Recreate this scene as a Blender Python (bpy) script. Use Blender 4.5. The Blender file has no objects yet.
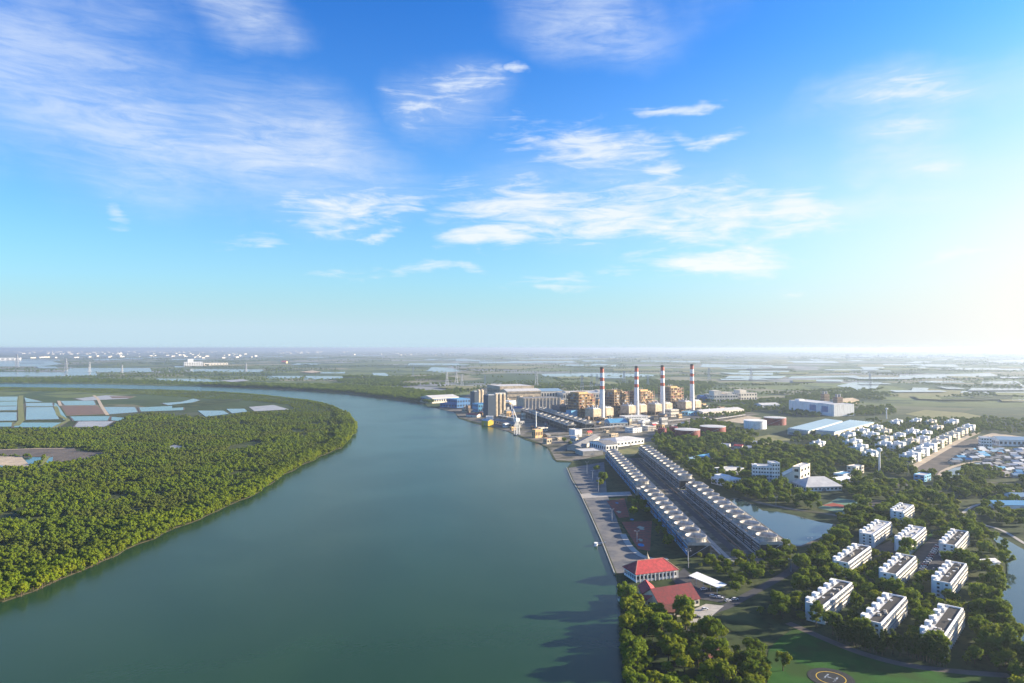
import bpy, bmesh, math, random
from mathutils import Vector, Matrix, noise
from mathutils.geometry import delaunay_2d_cdt
random.seed(7)
S = bpy.context.scene
COL = S.collection
PI = math.pi
R = math.radians

# ------------------------------------------------------------------ camera
H = 160.0            # height of the drone above the land
FPX = 692.0          # focal length in pixels of the 1024 px frame
HOR = 348.0          # row of the horizon
PITCH = math.atan((HOR - 341.5) / FPX)
cam = bpy.data.cameras.new('camera'); co = bpy.data.objects.new('camera', cam); COL.objects.link(co)
cam.sensor_width = 36.0; cam.lens = FPX * 36.0 / 1024.0
cam.clip_start = 1.0; cam.clip_end = 200000.0
co.location = (0, 0, H); co.rotation_euler = (PI / 2 + PITCH, 0, 0)
S.camera = co

# ------------------------------------------------------------------ light
SUN_EL, SUN_AZ = 15.5, 80.0       # azimuth measured from the view direction to the right
S.view_settings.view_transform = 'Standard'; S.view_settings.look = 'None'
S.view_settings.exposure = 1.8; S.view_settings.gamma = 1.0
sun = bpy.data.lights.new('sun', 'SUN'); so = bpy.data.objects.new('sun', sun); COL.objects.link(so)
sun.energy = 5.0; sun.angle = R(0.5); sun.color = (1.0, 0.86, 0.66)
sd = Vector((math.sin(R(SUN_AZ)) * math.cos(R(SUN_EL)), math.cos(R(SUN_AZ)) * math.cos(R(SUN_EL)), math.sin(R(SUN_EL))))
so.rotation_euler = (-sd).to_track_quat('-Z', 'Y').to_euler()
S.render.engine = 'CYCLES'
S.cycles.use_denoising = True
S.cycles.max_bounces = 5; S.cycles.diffuse_bounces = 2; S.cycles.glossy_bounces = 2
S.cycles.transmission_bounces = 2; S.cycles.volume_bounces = 0; S.cycles.transparent_max_bounces = 8


class NT:
    """tiny node-tree writer"""
    def __init__(s, tree):
        s.t = tree; s.n = tree.nodes; s.l = tree.links
    def node(s, kind, **kw):
        n = s.n.new(kind)
        for k, v in kw.items():
            if k == 'ins':
                for i, x in v.items():
                    s.put(n.inputs[i], x)
            else:
                setattr(n, k, v)
        return n
    def put(s, sock, x):
        if isinstance(x, bpy.types.NodeSocket): s.l.new(x, sock)
        else: sock.default_value = x
    def m(s, op, a, b=0.0, c=0.0, clamp=False):
        n = s.n.new('ShaderNodeMath'); n.operation = op; n.use_clamp = clamp
        for i, x in enumerate((a, b, c)): s.put(n.inputs[i], x)
        return n.outputs[0]
    def mix(s, f, a, b, blend='MIX'):
        n = s.n.new('ShaderNodeMix'); n.data_type = 'RGBA'; n.blend_type = blend
        s.put(n.inputs[0], f); s.put(n.inputs[6], a); s.put(n.inputs[7], b)
        return n.outputs[2]
    def ramp(s, f, lo, hi, a=0.0, b=1.0, smooth=True):
        n = s.n.new('ShaderNodeMapRange'); n.interpolation_type = 'SMOOTHSTEP' if smooth else 'LINEAR'
        for i, x in enumerate((f, lo, hi, a, b)): s.put(n.inputs[i], x)
        return n.outputs[0]
    def noise(s, vec, scale, detail=4.0, rough=0.55, dist=0.0):
        n = s.n.new('ShaderNodeTexNoise')
        if vec is not None: s.l.new(vec, n.inputs['Vector'])
        n.inputs['Scale'].default_value = scale; n.inputs['Detail'].default_value = detail
        n.inputs['Roughness'].default_value = rough; n.inputs['Distortion'].default_value = dist
        return n.outputs[0]


def c4(c): return (c[0], c[1], c[2], 1.0)

# ------------------------------------------------------------------ sky
def build_sky():
    w = bpy.data.worlds.new('World'); S.world = w; w.use_nodes = True
    t = NT(w.node_tree); t.n.clear()
    sky = t.node('ShaderNodeTexSky'); sky.sky_type = 'NISHITA'; sky.sun_disc = False
    sky.sun_elevation = R(SUN_EL); sky.sun_rotation = R(SUN_AZ)
    sky.altitude = 0.0; sky.air_density = 1.0; sky.dust_density = 1.2; sky.ozone_density = 2.0
    hs = t.node('ShaderNodeHueSaturation'); hs.inputs['Saturation'].default_value = 1.45; hs.inputs['Value'].default_value = 1.2
    t.l.new(sky.outputs[0], hs.inputs['Color'])
    gm = t.node('ShaderNodeGamma'); gm.inputs[1].default_value = 1.25
    t.l.new(t.mix(1.0, hs.outputs[0], (0.15, 0.72, 0.94, 1), 'MULTIPLY'), gm.inputs[0]); base = gm.outputs[0]
    tc = t.node('ShaderNodeTexCoord'); sp = t.node('ShaderNodeSeparateXYZ'); t.l.new(tc.outputs['Generated'], sp.inputs[0])
    x, y, z = sp.outputs
    az = t.m('ARCTAN2', x, y); el = t.m('ARCSINE', z)
    # the milky air low over the plain, and the glare that spreads from the sun through it
    low = t.m('MINIMUM', t.m('MULTIPLY', t.m('POWER', 2.718, t.m('MULTIPLY', t.m('MAXIMUM', el, 0.0), -6.2)), 1.2), 1.0)
    base = t.mix(t.m('MULTIPLY', low, 0.97), base, (3.0, 4.0, 4.65, 1))
    dt = t.node('ShaderNodeVectorMath', operation='DOT_PRODUCT'); t.l.new(tc.outputs['Generated'], dt.inputs[0]); dt.inputs[1].default_value = tuple(sd)
    dd = t.m('MAXIMUM', dt.outputs['Value'], 0.0)
    glow = t.m('ADD', t.m('MULTIPLY', t.m('POWER', dd, 2.7), t.ramp(el, 0.42, 0.0, 0.16, 2.6)), t.m('POWER', dd, 14.0))
    base = t.mix(t.m('MINIMUM', glow, 0.96), base, (5.2, 5.15, 4.95, 1))
    # clouds: streaky noise in direction space, gathered in the banks the photograph shows
    cv = t.node('ShaderNodeCombineXYZ', ins={0: az, 1: el})
    veils = [(30, 55, 220, 120, 0, .75), (130, 125, 260, 85, 6, .85), (275, 145, 165, 80, 10, 1.0), (230, 5, 85, 36, 0, .85), (600, 14, 120, 44, 6, .9),
        (905, 95, 150, 34, -5, .7), (905, 130, 90, 26, -4, .7), (915, 166, 100, 34, 0, .7), (455, 100, 70, 48, -18, .6), (330, 200, 120, 40, -6, .5), (860, 212, 110, 20, 0, .5), (600, 200, 200, 60, 0, .55)]
    banks = [(275, 150, 140, 62, 10, .62), (70, 40, 120, 50, 0, .42), (345, 212, 125, 30, -8, .95), (452, 96, 75, 46, -18, .74), (600, 16, 110, 38, 6, .66), (118, 208, 50, 20, 25, .75),
        (376, 238, 22, 9, 0, 1.0), (580, 142, 130, 36, 4, .95), (652, 167, 62, 20, -4, .86), (565, 208, 215, 52, -2, 1.05), (640, 232, 200, 26, 2, 1.05),
        (735, 212, 175, 46, 10, 1.05), (490, 241, 95, 20, 0, 1.05), (705, 260, 120, 23, -3, 1.05), (716, 131, 62, 11, 3, .88),
        (905, 95, 150, 32, -5, .75), (900, 130, 100, 24, -4, .8), (915, 166, 110, 32, 0, .7), (965, 260, 75, 9, 0, .8), (515, 65, 26, 10, 0, .75), (240, 245, 70, 11, 0, .7), (350, 272, 75, 10, -3, .75), (680, 100, 52, 9, 0, .75),
        (545, 280, 90, 9, 0, .6), (440, 272, 60, 7, 0, .55), (790, 283, 40, 10, 0, .6)]
    wv = t.node('ShaderNodeTexNoise'); wv.inputs['Scale'].default_value = 7.0; wv.inputs['Detail'].default_value = 5.0; t.l.new(cv.outputs[0], wv.inputs['Vector'])
    w1 = t.node('ShaderNodeVectorMath', operation='SUBTRACT'); t.l.new(wv.outputs['Color'], w1.inputs[0]); w1.inputs[1].default_value = (.5, .5, .5)
    w2 = t.node('ShaderNodeVectorMath', operation='MULTIPLY'); t.l.new(w1.outputs[0], w2.inputs[0]); w2.inputs[1].default_value = (.26, .10, 0)
    w3 = t.node('ShaderNodeVectorMath', operation='ADD'); t.l.new(w2.outputs[0], w3.inputs[0]); t.l.new(cv.outputs[0], w3.inputs[1])
    def gather(rows):
        acc = None
        for cx, cy, rx, ry, tn, st in rows:
            a0 = math.atan((cx - 512) / FPX); e0 = math.atan((HOR - cy) / FPX * math.cos(a0))
            mp = t.node('ShaderNodeMapping'); mp.vector_type = 'TEXTURE'
            mp.inputs['Location'].default_value = (a0, e0, 0); mp.inputs['Rotation'].default_value = (0, 0, R(-tn))
            mp.inputs['Scale'].default_value = (rx / FPX * math.cos(a0) ** 2, ry / FPX * math.cos(a0), 1)
            t.l.new(w3.outputs[0], mp.inputs[0])
            ln = t.node('ShaderNodeVectorMath', operation='LENGTH'); t.l.new(mp.outputs[0], ln.inputs[0])
            v = t.ramp(ln.outputs['Value'], 1.15, 0.0, 0.0, st)
            acc = v if acc is None else t.m('MAXIMUM', acc, v)
        return acc
    acc = gather(banks); veil = gather(veils)
    # thin cloud elsewhere round the sky
    wide = t.noise(tc.outputs['Generated'], 1.6, 2.0)
    behind = t.ramp(y, 0.35, -0.1)
    acc = t.m('MAXIMUM', acc, t.m('MULTIPLY', t.ramp(wide, 0.45, 0.7, 0, 0.8), behind))
    st1 = t.node('ShaderNodeMapping'); st1.inputs['Scale'].default_value = (3.6, 16.0, 1); st1.inputs['Rotation'].default_value = (0, 0, R(7))
    t.l.new(cv.outputs[0], st1.inputs[0])
    n1 = t.noise(st1.outputs[0], 1.6, 9.0, 0.60, 0.9)
    st2 = t.node('ShaderNodeMapping'); st2.inputs['Scale'].default_value = (9.0, 46.0, 1); st2.inputs['Rotation'].default_value = (0, 0, R(-12))
    t.l.new(cv.outputs[0], st2.inputs[0])
    n2 = t.noise(st2.outputs[0], 1.3, 8.0, 0.62, 1.4)
    n = t.m('ADD', t.m('MULTIPLY', n1, 0.55), t.m('MULTIPLY', n2, 0.45))
    d1 = t.ramp(t.m('ADD', acc, t.m('MULTIPLY', t.m('SUBTRACT', n, 0.5), 3.6)), 0.18, 1.5)
    d1 = t.m('MULTIPLY', d1, t.ramp(acc, 0.02, 0.35))
    d2 = t.m('MULTIPLY', veil, t.ramp(n, 0.28, 0.70, 0.16, 0.80))
    dens = t.m('MAXIMUM', d1, d2)
    dens = t.m('MULTIPLY', dens, t.ramp(el, 0.0, 0.10))
    dens = t.m('MINIMUM', dens, 0.84)
    cloud = t.mix(t.ramp(el, 0.05, 0.45), (5.3, 5.3, 5.2, 1), (4.2, 4.7, 5.3, 1))
    col = t.mix(dens, base, cloud)
    bg = t.node('ShaderNodeBackground'); bg.inputs['Strength'].default_value = SKY_STRENGTH
    t.l.new(col, bg.inputs[0])
    out = t.node('ShaderNodeOutputWorld'); t.l.new(bg.outputs[0], out.inputs[0])
SKY_STRENGTH = 0.056
build_sky()

# ------------------------------------------------------------------ helpers
def at(px, py, z=0.0):
    """point of the place at height z that the photograph shows at px, py"""
    cx = (px - 512.0) / FPX; cz = -(py - 341.5) / FPX
    c, s = math.cos(PITCH), math.sin(PITCH)
    d = Vector((cx, c - s * cz, s + c * cz))
    k = (z - H) / d.z
    return Vector((d.x * k, d.y * k, z))
def pxm(py): return H / (py - HOR)          # metres per picture pixel on the ground at that row
def P(*a, z=0.0): return [at(px, py, z).to_2d() for px, py in a]

def inside(p, poly):
    x, y = p[0], p[1]; c = False; j = len(poly) - 1
    for i in range(len(poly)):
        xi, yi = poly[i]; xj, yj = poly[j]
        if (yi > y) != (yj > y) and x < (xj - xi) * (y - yi) / (yj - yi) + xi: c = not c
        j = i
    return c
EXC = []
def keep_out(poly, grow=0.0):
    if grow:
        cx = sum(p[0] for p in poly) / len(poly); cy = sum(p[1] for p in poly) / len(poly)
        poly = [(p[0] + (p[0] - cx) / max(1e-6, math.hypot(p[0] - cx, p[1] - cy)) * grow, p[1] + (p[1] - cy) / max(1e-6, math.hypot(p[0] - cx, p[1] - cy)) * grow) for p in poly]
    xs = [p[0] for p in poly]; ys = [p[1] for p in poly]
    EXC.append((min(xs), max(xs), min(ys), max(ys), poly))
def free(x, y):
    for a, b, c, d, p in EXC:
        if a <= x <= b and c <= y <= d and inside((x, y), p): return False
    return True

class MB:
    def __init__(s): s.v = []; s.f = []
    def add(s, vs, fs):
        o = len(s.v); s.v += [tuple(v) for v in vs]; s.f += [tuple(i + o for i in f) for f in fs]; return s
    def box(s, x0, x1, y0, y1, z0, z1):
        return s.add([(x0, y0, z0), (x1, y0, z0), (x1, y1, z0), (x0, y1, z0), (x0, y0, z1), (x1, y0, z1), (x1, y1, z1), (x0, y1, z1)],
                     [(0, 3, 2, 1), (4, 5, 6, 7), (0, 1, 5, 4), (1, 2, 6, 5), (2, 3, 7, 6), (3, 0, 4, 7)])
    def prism(s, poly, z0, z1):
        n = len(poly)
        return s.add([(p[0], p[1], z0) for p in poly] + [(p[0], p[1], z1) for p in poly],
                     [tuple(range(n - 1, -1, -1)), tuple(range(n, 2 * n))] + [(i, (i + 1) % n, n + (i + 1) % n, n + i) for i in range(n)])
    def lathe(s, prof, n=16, cx=0, cy=0, cap=True):
        vs = []; fs = []
        for r, z in prof:
            for k in range(n):
                a = 2 * PI * k / n; vs.append((cx + r * math.cos(a), cy + r * math.sin(a), z))
        for i in range(len(prof) - 1):
            for k in range(n):
                fs.append((i * n + k, i * n + (k + 1) % n, (i + 1) * n + (k + 1) % n, (i + 1) * n + k))
        if cap:
            fs.append(tuple(range(n - 1, -1, -1))); m = (len(prof) - 1) * n; fs.append(tuple(range(m, m + n)))
        return s.add(vs, fs)
    def bar(s, a, b, t=0.3):
        a = Vector(a); b = Vector(b); d = (b - a).normalized()
        u = d.orthogonal().normalized() * t; w = d.cross(u).normalized() * t
        vs = [a + u, a + w, a - u, a - w, b + u, b + w, b - u, b - w]
        return s.add(vs, [(3, 2, 1, 0), (4, 5, 6, 7)] + [(i, (i + 1) % 4, 4 + (i + 1) % 4, 4 + i) for i in range(4)])
    def gable(s, x0, x1, y0, y1, z0, zr, t=0.35, o=0.6):
        """thick gable roof, ridge along x"""
        ym = (y0 + y1) / 2; k = (zr - z0) / (ym - y0); a0, a1 = y0 - o, y1 + o; ze = z0 - o * k
        pr = [(a0, ze), (ym, zr), (a1, ze), (a1, ze + t), (ym, zr + t), (a0, ze + t)]
        vs = [(x, y, z) for x in (x0 - o, x1 + o) for y, z in pr]
        return s.add(vs, [(0, 1, 4, 5), (1, 2, 3, 4), (11, 10, 7, 6), (10, 9, 8, 7)] + [(i, 6 + i, 6 + (i + 1) % 6, (i + 1) % 6) for i in range(6)])
    def hip(s, x0, x1, y0, y1, z0, zr, inset, o=1.0, t=0.35):
        x0 -= o; x1 += o; y0 -= o; y1 += o; ym = (y0 + y1) / 2
        return s.add([(x0, y0, z0), (x1, y0, z0), (x1, y1, z0), (x0, y1, z0), (x0, y0, z0 + t), (x1, y0, z0 + t), (x1, y1, z0 + t), (x0, y1, z0 + t), (x0 + inset, ym, zr), (x1 - inset, ym, zr)],
                     [(0, 3, 2, 1), (0, 1, 5, 4), (1, 2, 6, 5), (2, 3, 7, 6), (3, 0, 4, 7), (4, 5, 9, 8), (6, 7, 8, 9), (5, 6, 9), (7, 4, 8)])
    def gable_wall(s, x0, x1, y0, y1, z0, zr):
        """end triangles under a gable roof, as one solid prism"""
        ym = (y0 + y1) / 2
        return s.add([(x0, y0, z0), (x0, y1, z0), (x0, ym, zr), (x1, y0, z0), (x1, y1, z0), (x1, ym, zr)], [(0, 2, 1), (3, 4, 5), (0, 1, 4, 3), (1, 2, 5, 4), (2, 0, 3, 5)])
    def mesh(s, name, mat=None, smooth=False):
        me = bpy.data.meshes.new(name); me.from_pydata(s.v, [], s.f)
        if mat: me.materials.append(mat)
        if smooth: me.polygons.foreach_set('use_smooth', [True] * len(me.polygons))
        me.update(); return me
    def build(s, name, mat, parent=None, kind=None, label=None, smooth=False):
        return link(name, s.mesh(name, mat, smooth), parent, kind, label)
def link(name, me, parent=None, kind=None, label=None, loc=None):
    o = bpy.data.objects.new(name, me); COL.objects.link(o)
    if parent is not None: o.parent = parent
    if kind: o['kind'] = kind
    if label: o['label'] = label
    if loc is not None: o.location = loc
    return o
def tag(o, label, cat, group=None, kind=None):
    o['label'] = label; o['category'] = cat
    if group: o['group'] = group
    if kind: o['kind'] = kind
    return o
def thing(name, label, cat, loc=(0, 0, 0), rz=0.0, group=None):
    o = bpy.data.objects.new(name, None); COL.objects.link(o); o.empty_display_size = 0.5
    o.location = (loc[0], loc[1], loc[2] if len(loc) > 2 else 0.0); o.rotation_euler = (0, 0, rz)
    return tag(o, label, cat, group)
KIDS = {}
def dup(root, loc, rz=0.0, sc=1.0, label=None, group=None):
    if root.name not in KIDS:
        KIDS[root.name] = [(c, list(c.children)) for c in root.children]
    r = root.copy(); COL.objects.link(r); r.location = (loc[0], loc[1], loc[2] if len(loc) > 2 else 0); r.rotation_euler = (0, 0, rz)
    r.scale = (sc, sc, sc) if not isinstance(sc, tuple) else sc
    if label: r['label'] = label
    if group: r['group'] = group
    for c, gs in KIDS[root.name]:
        n = c.copy(); COL.objects.link(n); n.parent = r
        for g in gs:
            h = g.copy(); COL.objects.link(h); h.parent = n
    return r

# ------------------------------------------------------------------ materials
def mat(name, col, col2=None, scale=0.3, rough=0.8, detail=5.0, bump=0.0, bscale=2.0, metal=0.0, contrast=(0.35, 0.65), stretch=None, col3=None, scale3=0.02):
    m = bpy.data.materials.new(name); m.use_nodes = True
    t = NT(m.node_tree); b = t.n['Principled BSDF']
    tc = t.node('ShaderNodeNewGeometry'); v = tc.outputs['Position']
    if stretch:
        mp = t.node('ShaderNodeMapping'); mp.inputs['Scale'].default_value = stretch; t.l.new(v, mp.inputs[0]); v = mp.outputs[0]
    c2 = col2 if col2 else tuple(x * 0.82 for x in col)
    f = t.ramp(t.noise(v, scale, detail, 0.6), contrast[0], contrast[1])
    c = t.mix(f, c4(col), c4(c2))
    if col3: c = t.mix(t.ramp(t.noise(v, scale3, 3.0), 0.45, 0.62), c, c4(col3))
    t.l.new(c, b.inputs['Base Color'])
    b.inputs['Roughness'].default_value = rough; b.inputs['Metallic'].default_value = metal
    b.inputs['Specular IOR Level'].default_value = 0.08 if rough > .7 else 0.4
    if bump:
        bp = t.node('ShaderNodeBump'); bp.inputs['Strength'].default_value = bump; bp.inputs['Distance'].default_value = 0.3
        t.l.new(t.noise(v, bscale, 5.0), bp.inputs['Height']); t.l.new(bp.outputs[0], b.inputs['Normal'])
    return m
def foliage(name, a, b_, trans=0.22, hi=None):
    m = bpy.data.materials.new(name); m.use_nodes = True
    t = NT(m.node_tree); b = t.n['Principled BSDF']; out = t.n['Material Output']
    oi = t.node('ShaderNodeObjectInfo'); ge = t.node('ShaderNodeNewGeometry')
    f = t.m('ADD', t.m('MULTIPLY', oi.outputs['Random'], 0.6), t.m('MULTIPLY', t.noise(ge.outputs['Position'], 0.45, 3.0), 0.4))
    c = t.mix(f, c4(a), c4(b_))
    c = t.mix(t.ramp(t.noise(ge.outputs['Position'], 0.012, 3.0), 0.42, 0.62, 0, 0.75), c, c4(hi if hi else tuple(x * 0.8 for x in a)))
    t.l.new(c, b.inputs['Base Color']); b.inputs['Roughness'].default_value = 0.75
    b.inputs['Specular IOR Level'].default_value = 0.05
    tr = t.node('ShaderNodeBsdfTranslucent'); t.l.new(t.mix(0.5, c, c4((b_[0] * 1.4, b_[1] * 1.3, b_[2]))), tr.inputs[0])
    mx = t.node('ShaderNodeMixShader'); mx.inputs[0].default_value = trans
    t.l.new(b.outputs[0], mx.inputs[1]); t.l.new(tr.outputs[0], mx.inputs[2]); t.l.new(mx.outputs[0], out.inputs[0])
    return m
def water(name, col, rough=0.08, bump=0.12, s1=0.5, s2=0.03, c2=None, ior=1.33):
    m = bpy.data.materials.new(name); m.use_nodes = True
    t = NT(m.node_tree); b = t.n['Principled BSDF']
    ge = t.node('ShaderNodeNewGeometry'); v = ge.outputs['Position']
    big = t.noise(v, 0.006, 4.0, 0.55, 1.0)
    t.l.new(t.mix(t.ramp(big, 0.35, 0.65), c4(col), c4(c2 if c2 else tuple(x * 0.8 for x in col))), b.inputs['Base Color'])
    t.l.new(t.ramp(big, 0.25, 0.75, rough, rough * 1.2), b.inputs['Roughness']); b.inputs['IOR'].default_value = ior
    h = t.m('ADD', t.m('MULTIPLY', t.noise(v, s1, 3.0), 0.35), t.m('MULTIPLY', t.noise(v, s2, 4.0, 0.6, 0.5), 2.0))
    bp = t.node('ShaderNodeBump'); bp.inputs['Strength'].default_value = bump; bp.inputs['Distance'].default_value = 1.0
    t.l.new(h, bp.inputs['Height']); t.l.new(bp.outputs[0], b.inputs['Normal'])
    return m

def ground_mat():
    m = bpy.data.materials.new('land'); m.use_nodes = True
    t = NT(m.node_tree); b = t.n['Principled BSDF']; ge = t.node('ShaderNodeNewGeometry'); v = ge.outputs['Position']
    n1 = t.noise(v, 0.02, 6.0, 0.6); n2 = t.noise(v, 0.2, 5.0, 0.6)
    near = t.mix(t.ramp(n1, 0.4, 0.62), (0.034, 0.054, 0.018, 1), (0.068, 0.080, 0.030, 1))
    near = t.mix(t.ramp(n2, 0.45, 0.7), near, (0.016, 0.024, 0.010, 1))
    # farmland: cells of field, scrub and bare soil, a few hundred metres each
    vo = t.node('ShaderNodeTexVoronoi'); vo.inputs['Scale'].default_value = 0.0022; t.l.new(v, vo.inputs['Vector'])
    sp = t.node('ShaderNodeSeparateColor'); t.l.new(vo.outputs['Color'], sp.inputs[0])
    far = t.mix(t.ramp(sp.outputs[0], 0.35, 0.6), (0.050, 0.082, 0.030, 1), (0.120, 0.150, 0.050, 1))
    far = t.mix(t.ramp(sp.outputs[1], 0.78, 0.84), far, (0.20, 0.19, 0.12, 1))
    far = t.mix(t.ramp(sp.outputs[2], 0.86, 0.9), far, (0.22, 0.23, 0.23, 1))
    far = t.mix(t.ramp(t.noise(v, 0.006, 5.0, 0.65), 0.5, 0.62), far, (0.040, 0.066, 0.030, 1))
    far = t.mix(t.ramp(t.noise(v, 0.035, 4.0, 0.7), 0.66, 0.74), far, (0.36, 0.35, 0.33, 1))
    sx = t.node('ShaderNodeSeparateXYZ'); t.l.new(v, sx.inputs[0])
    c = t.mix(t.ramp(sx.outputs[1], 1500, 2300), near, far)
    t.l.new(c, b.inputs['Base Color']); b.inputs['Roughness'].default_value = 0.95
    b.inputs['Specular IOR Level'].default_value = 0.1
    return m

M = dict(
    land=ground_mat(),
    river=water('river_water', (0.017, 0.050, 0.017), 0.22, 0.07, c2=(0.014, 0.044, 0.016), ior=1.22),
    pond=water('pond_water', (0.035, 0.062, 0.062), 0.06, 0.05),
    farpond=water('shallow_water', (0.13, 0.145, 0.15), 0.12, 0.05),
    salt=mat('salt_pan', (0.36, 0.36, 0.35), (0.26, 0.28, 0.29), 0.05, 0.6),
    redsoil=mat('red_soil', (0.19, 0.12, 0.085), (0.14, 0.105, 0.085), 0.06),
    soil=mat('grey_soil', (0.15, 0.125, 0.10), (0.10, 0.088, 0.075), 0.05),
    sand=mat('sand', (0.50, 0.40, 0.28), (0.36, 0.30, 0.22), 0.08),
    dyke=mat('grassy_dyke', (0.21, 0.21, 0.08), (0.14, 0.16, 0.06), 0.1),
    concrete=mat('concrete', (0.22, 0.195, 0.16), (0.12, 0.11, 0.09), 0.06, contrast=(.4, .6), col3=(0.07, 0.07, 0.045), scale3=0.025),
    paleconc=mat('pale_concrete', (0.42, 0.39, 0.34), (0.32, 0.30, 0.27), 0.2),
    paving=mat('promenade_paving', (0.15, 0.15, 0.15), (0.11, 0.112, 0.118), 0.25, col3=(0.19, 0.18, 0.165), scale3=0.05),
    asphalt=mat('asphalt', (0.075, 0.075, 0.078), (0.055, 0.055, 0.058), 0.15),
    redcourt=mat('red_paving', (0.34, 0.075, 0.05), (0.20, 0.07, 0.05), 0.25, contrast=(0.45, 0.6)),
    bluecourt=mat('blue_paving', (0.03, 0.22, 0.42), None, 0.4),
    greencourt=mat('green_court', (0.10, 0.20, 0.13), (0.16, 0.22, 0.16), 0.3),
    lawn=mat('lawn', (0.020, 0.082, 0.013), (0.032, 0.100, 0.016), 0.12, 0.95, bump=0.4, bscale=3.0, col3=(0.032, 0.068, 0.014), scale3=0.04),
    dimgrass=mat('rough_grass', (0.035, 0.055, 0.018), (0.022, 0.036, 0.013), 0.1, 0.95, col3=(0.07, 0.085, 0.03), scale3=0.03),
    drygrass=mat('dry_grass', (0.22, 0.20, 0.09), (0.15, 0.16, 0.07), 0.06, 0.95),
    white=mat('white_paint', (0.78, 0.78, 0.76), (0.58, 0.57, 0.54), 0.35, contrast=(.42, .72), stretch=(1, 1, .16)),
    cream=mat('cream_render', (0.70, 0.63, 0.52), (0.50, 0.45, 0.37), 0.25, contrast=(.42, .72), stretch=(1, 1, .2)),
    whitesteel=mat('white_chimney_paint', (0.76, 0.76, 0.76), (0.66, 0.67, 0.68), 0.1, 0.5),
    redband=mat('red_chimney_paint', (0.50, 0.09, 0.045), (0.40, 0.08, 0.05), 0.2, 0.6),
    soot=mat('sooty_concrete', (0.10, 0.085, 0.075), None, 0.3),
    tan=mat('tan_cladding', (0.56, 0.37, 0.18), (0.42, 0.28, 0.14), 0.12),
    brown=mat('brown_steel', (0.22, 0.135, 0.08), (0.14, 0.095, 0.065), 0.3, 0.6),
    beige=mat('beige_cladding', (0.50, 0.41, 0.29), (0.34, 0.28, 0.20), 0.14, contrast=(.42, .62)),
    greymetal=mat('grey_metal', (0.30, 0.30, 0.30), (0.22, 0.22, 0.23), 0.3, 0.5),
    galv=mat('galvanised_steel', (0.45, 0.46, 0.47), (0.36, 0.37, 0.38), 0.3, 0.45),
    paleroof=mat('pale_metal_roof', (0.58, 0.56, 0.52), (0.46, 0.45, 0.43), 0.15, 0.6),
    greyroof=mat('grey_roof', (0.24, 0.235, 0.23), (0.17, 0.17, 0.17), 0.3),
    darkroof=mat('dark_roof_felt', (0.075, 0.068, 0.062), (0.055, 0.052, 0.05), 0.4),
    blueroof=mat('blue_grey_roof', (0.20, 0.31, 0.40), (0.17, 0.27, 0.35), 0.1, 0.5),
    bluepaint=mat('blue_cladding', (0.03, 0.15, 0.36), (0.025, 0.11, 0.28), 0.15, 0.6),
    midblue=mat('mid_blue_cladding', (0.10, 0.33, 0.52), (0.08, 0.28, 0.45), 0.15, 0.6),
    navy=mat('navy_cladding', (0.03, 0.055, 0.09), (0.025, 0.045, 0.075), 0.15, 0.6),
    redtank=mat('red_oxide_paint', (0.20, 0.018, 0.014), (0.13, 0.020, 0.016), 0.15, 0.6),
    redroof=mat('red_roof_tile', (0.48, 0.05, 0.052), (0.30, 0.035, 0.036), 0.5, 0.7, bump=0.3, bscale=3.0),
    crimson=mat('dark_red_roof_tile', (0.17, 0.012, 0.018), (0.10, 0.012, 0.016), 0.6, 0.7, bump=0.3, bscale=3.0),
    brownroof=mat('brown_roof_tile', (0.15, 0.06, 0.05), (0.10, 0.05, 0.045), 0.6, 0.8),
    glass=mat('window_glass', (0.035, 0.045, 0.055), (0.025, 0.03, 0.04), 0.4, 0.15),
    shadowgap=mat('dark_louvre_shade', (0.045, 0.05, 0.055), (0.035, 0.038, 0.04), 0.4),  # near-black that paints the shade inside gaps, casings and wells
    bluegrey=mat('blue_grey_cladding', (0.16, 0.26, 0.34), (0.13, 0.22, 0.30), 0.3, 0.7),
    trunk=mat('bark', (0.11, 0.08, 0.055), (0.07, 0.055, 0.04), 2.0),
    yellow=mat('yellow_paint', (0.62, 0.42, 0.06), None, 0.5),
    carpaint=mat('white_car_paint', (0.72, 0.72, 0.72), None, 2.0, 0.3),
    cardark=mat('dark_car_paint', (0.05, 0.05, 0.06), None, 2.0, 0.3),
    carred=mat('red_car_paint', (0.40, 0.03, 0.03), None, 2.0, 0.3),
    rubber=mat('tyre_rubber', (0.02, 0.02, 0.02), None, 2.0),
    stackconc=mat('weathered_stack', (0.56, 0.52, 0.46), (0.32, 0.30, 0.27), 0.22, contrast=(.4, .66), stretch=(1, 1, .4)),
    decks=mat('weathered_deck', (0.42, 0.40, 0.36), (0.25, 0.235, 0.215), 0.15, contrast=(.4, .64)),
    gravel=mat('grassy_gravel', (0.19, 0.165, 0.13), (0.07, 0.075, 0.045), 0.09, contrast=(.4, .6)),
    ridge=mat('ridge_tile', (0.55, 0.30, 0.22), None, 1.0),
    mud=mat('river_mud', (0.06, 0.048, 0.034), (0.04, 0.034, 0.026), 0.2),
    wornwhite=mat('worn_white_paint', (0.30, 0.34, 0.38), (0.06, 0.07, 0.075), 0.8, contrast=(.42, .56)),
    helidark=mat('dark_helipad_paving', (0.045, 0.047, 0.045), (0.035, 0.036, 0.036), 0.5),
)
M['leaf'] = foliage('broad_leaves', (0.072, 0.130, 0.012), (0.185, 0.240, 0.016), 0.36)
M['leaf_lime'] = foliage('lime_sunlit_leaves', (0.130, 0.175, 0.010), (0.225, 0.250, 0.014), 0.34)  # lime foliage, also used to paint sunlit crowns by colour
M['mangrove'] = foliage('mangrove_leaves', (0.092, 0.152, 0.010), (0.195, 0.240, 0.013), 0.32, hi=(0.085, 0.115, 0.014))
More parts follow.
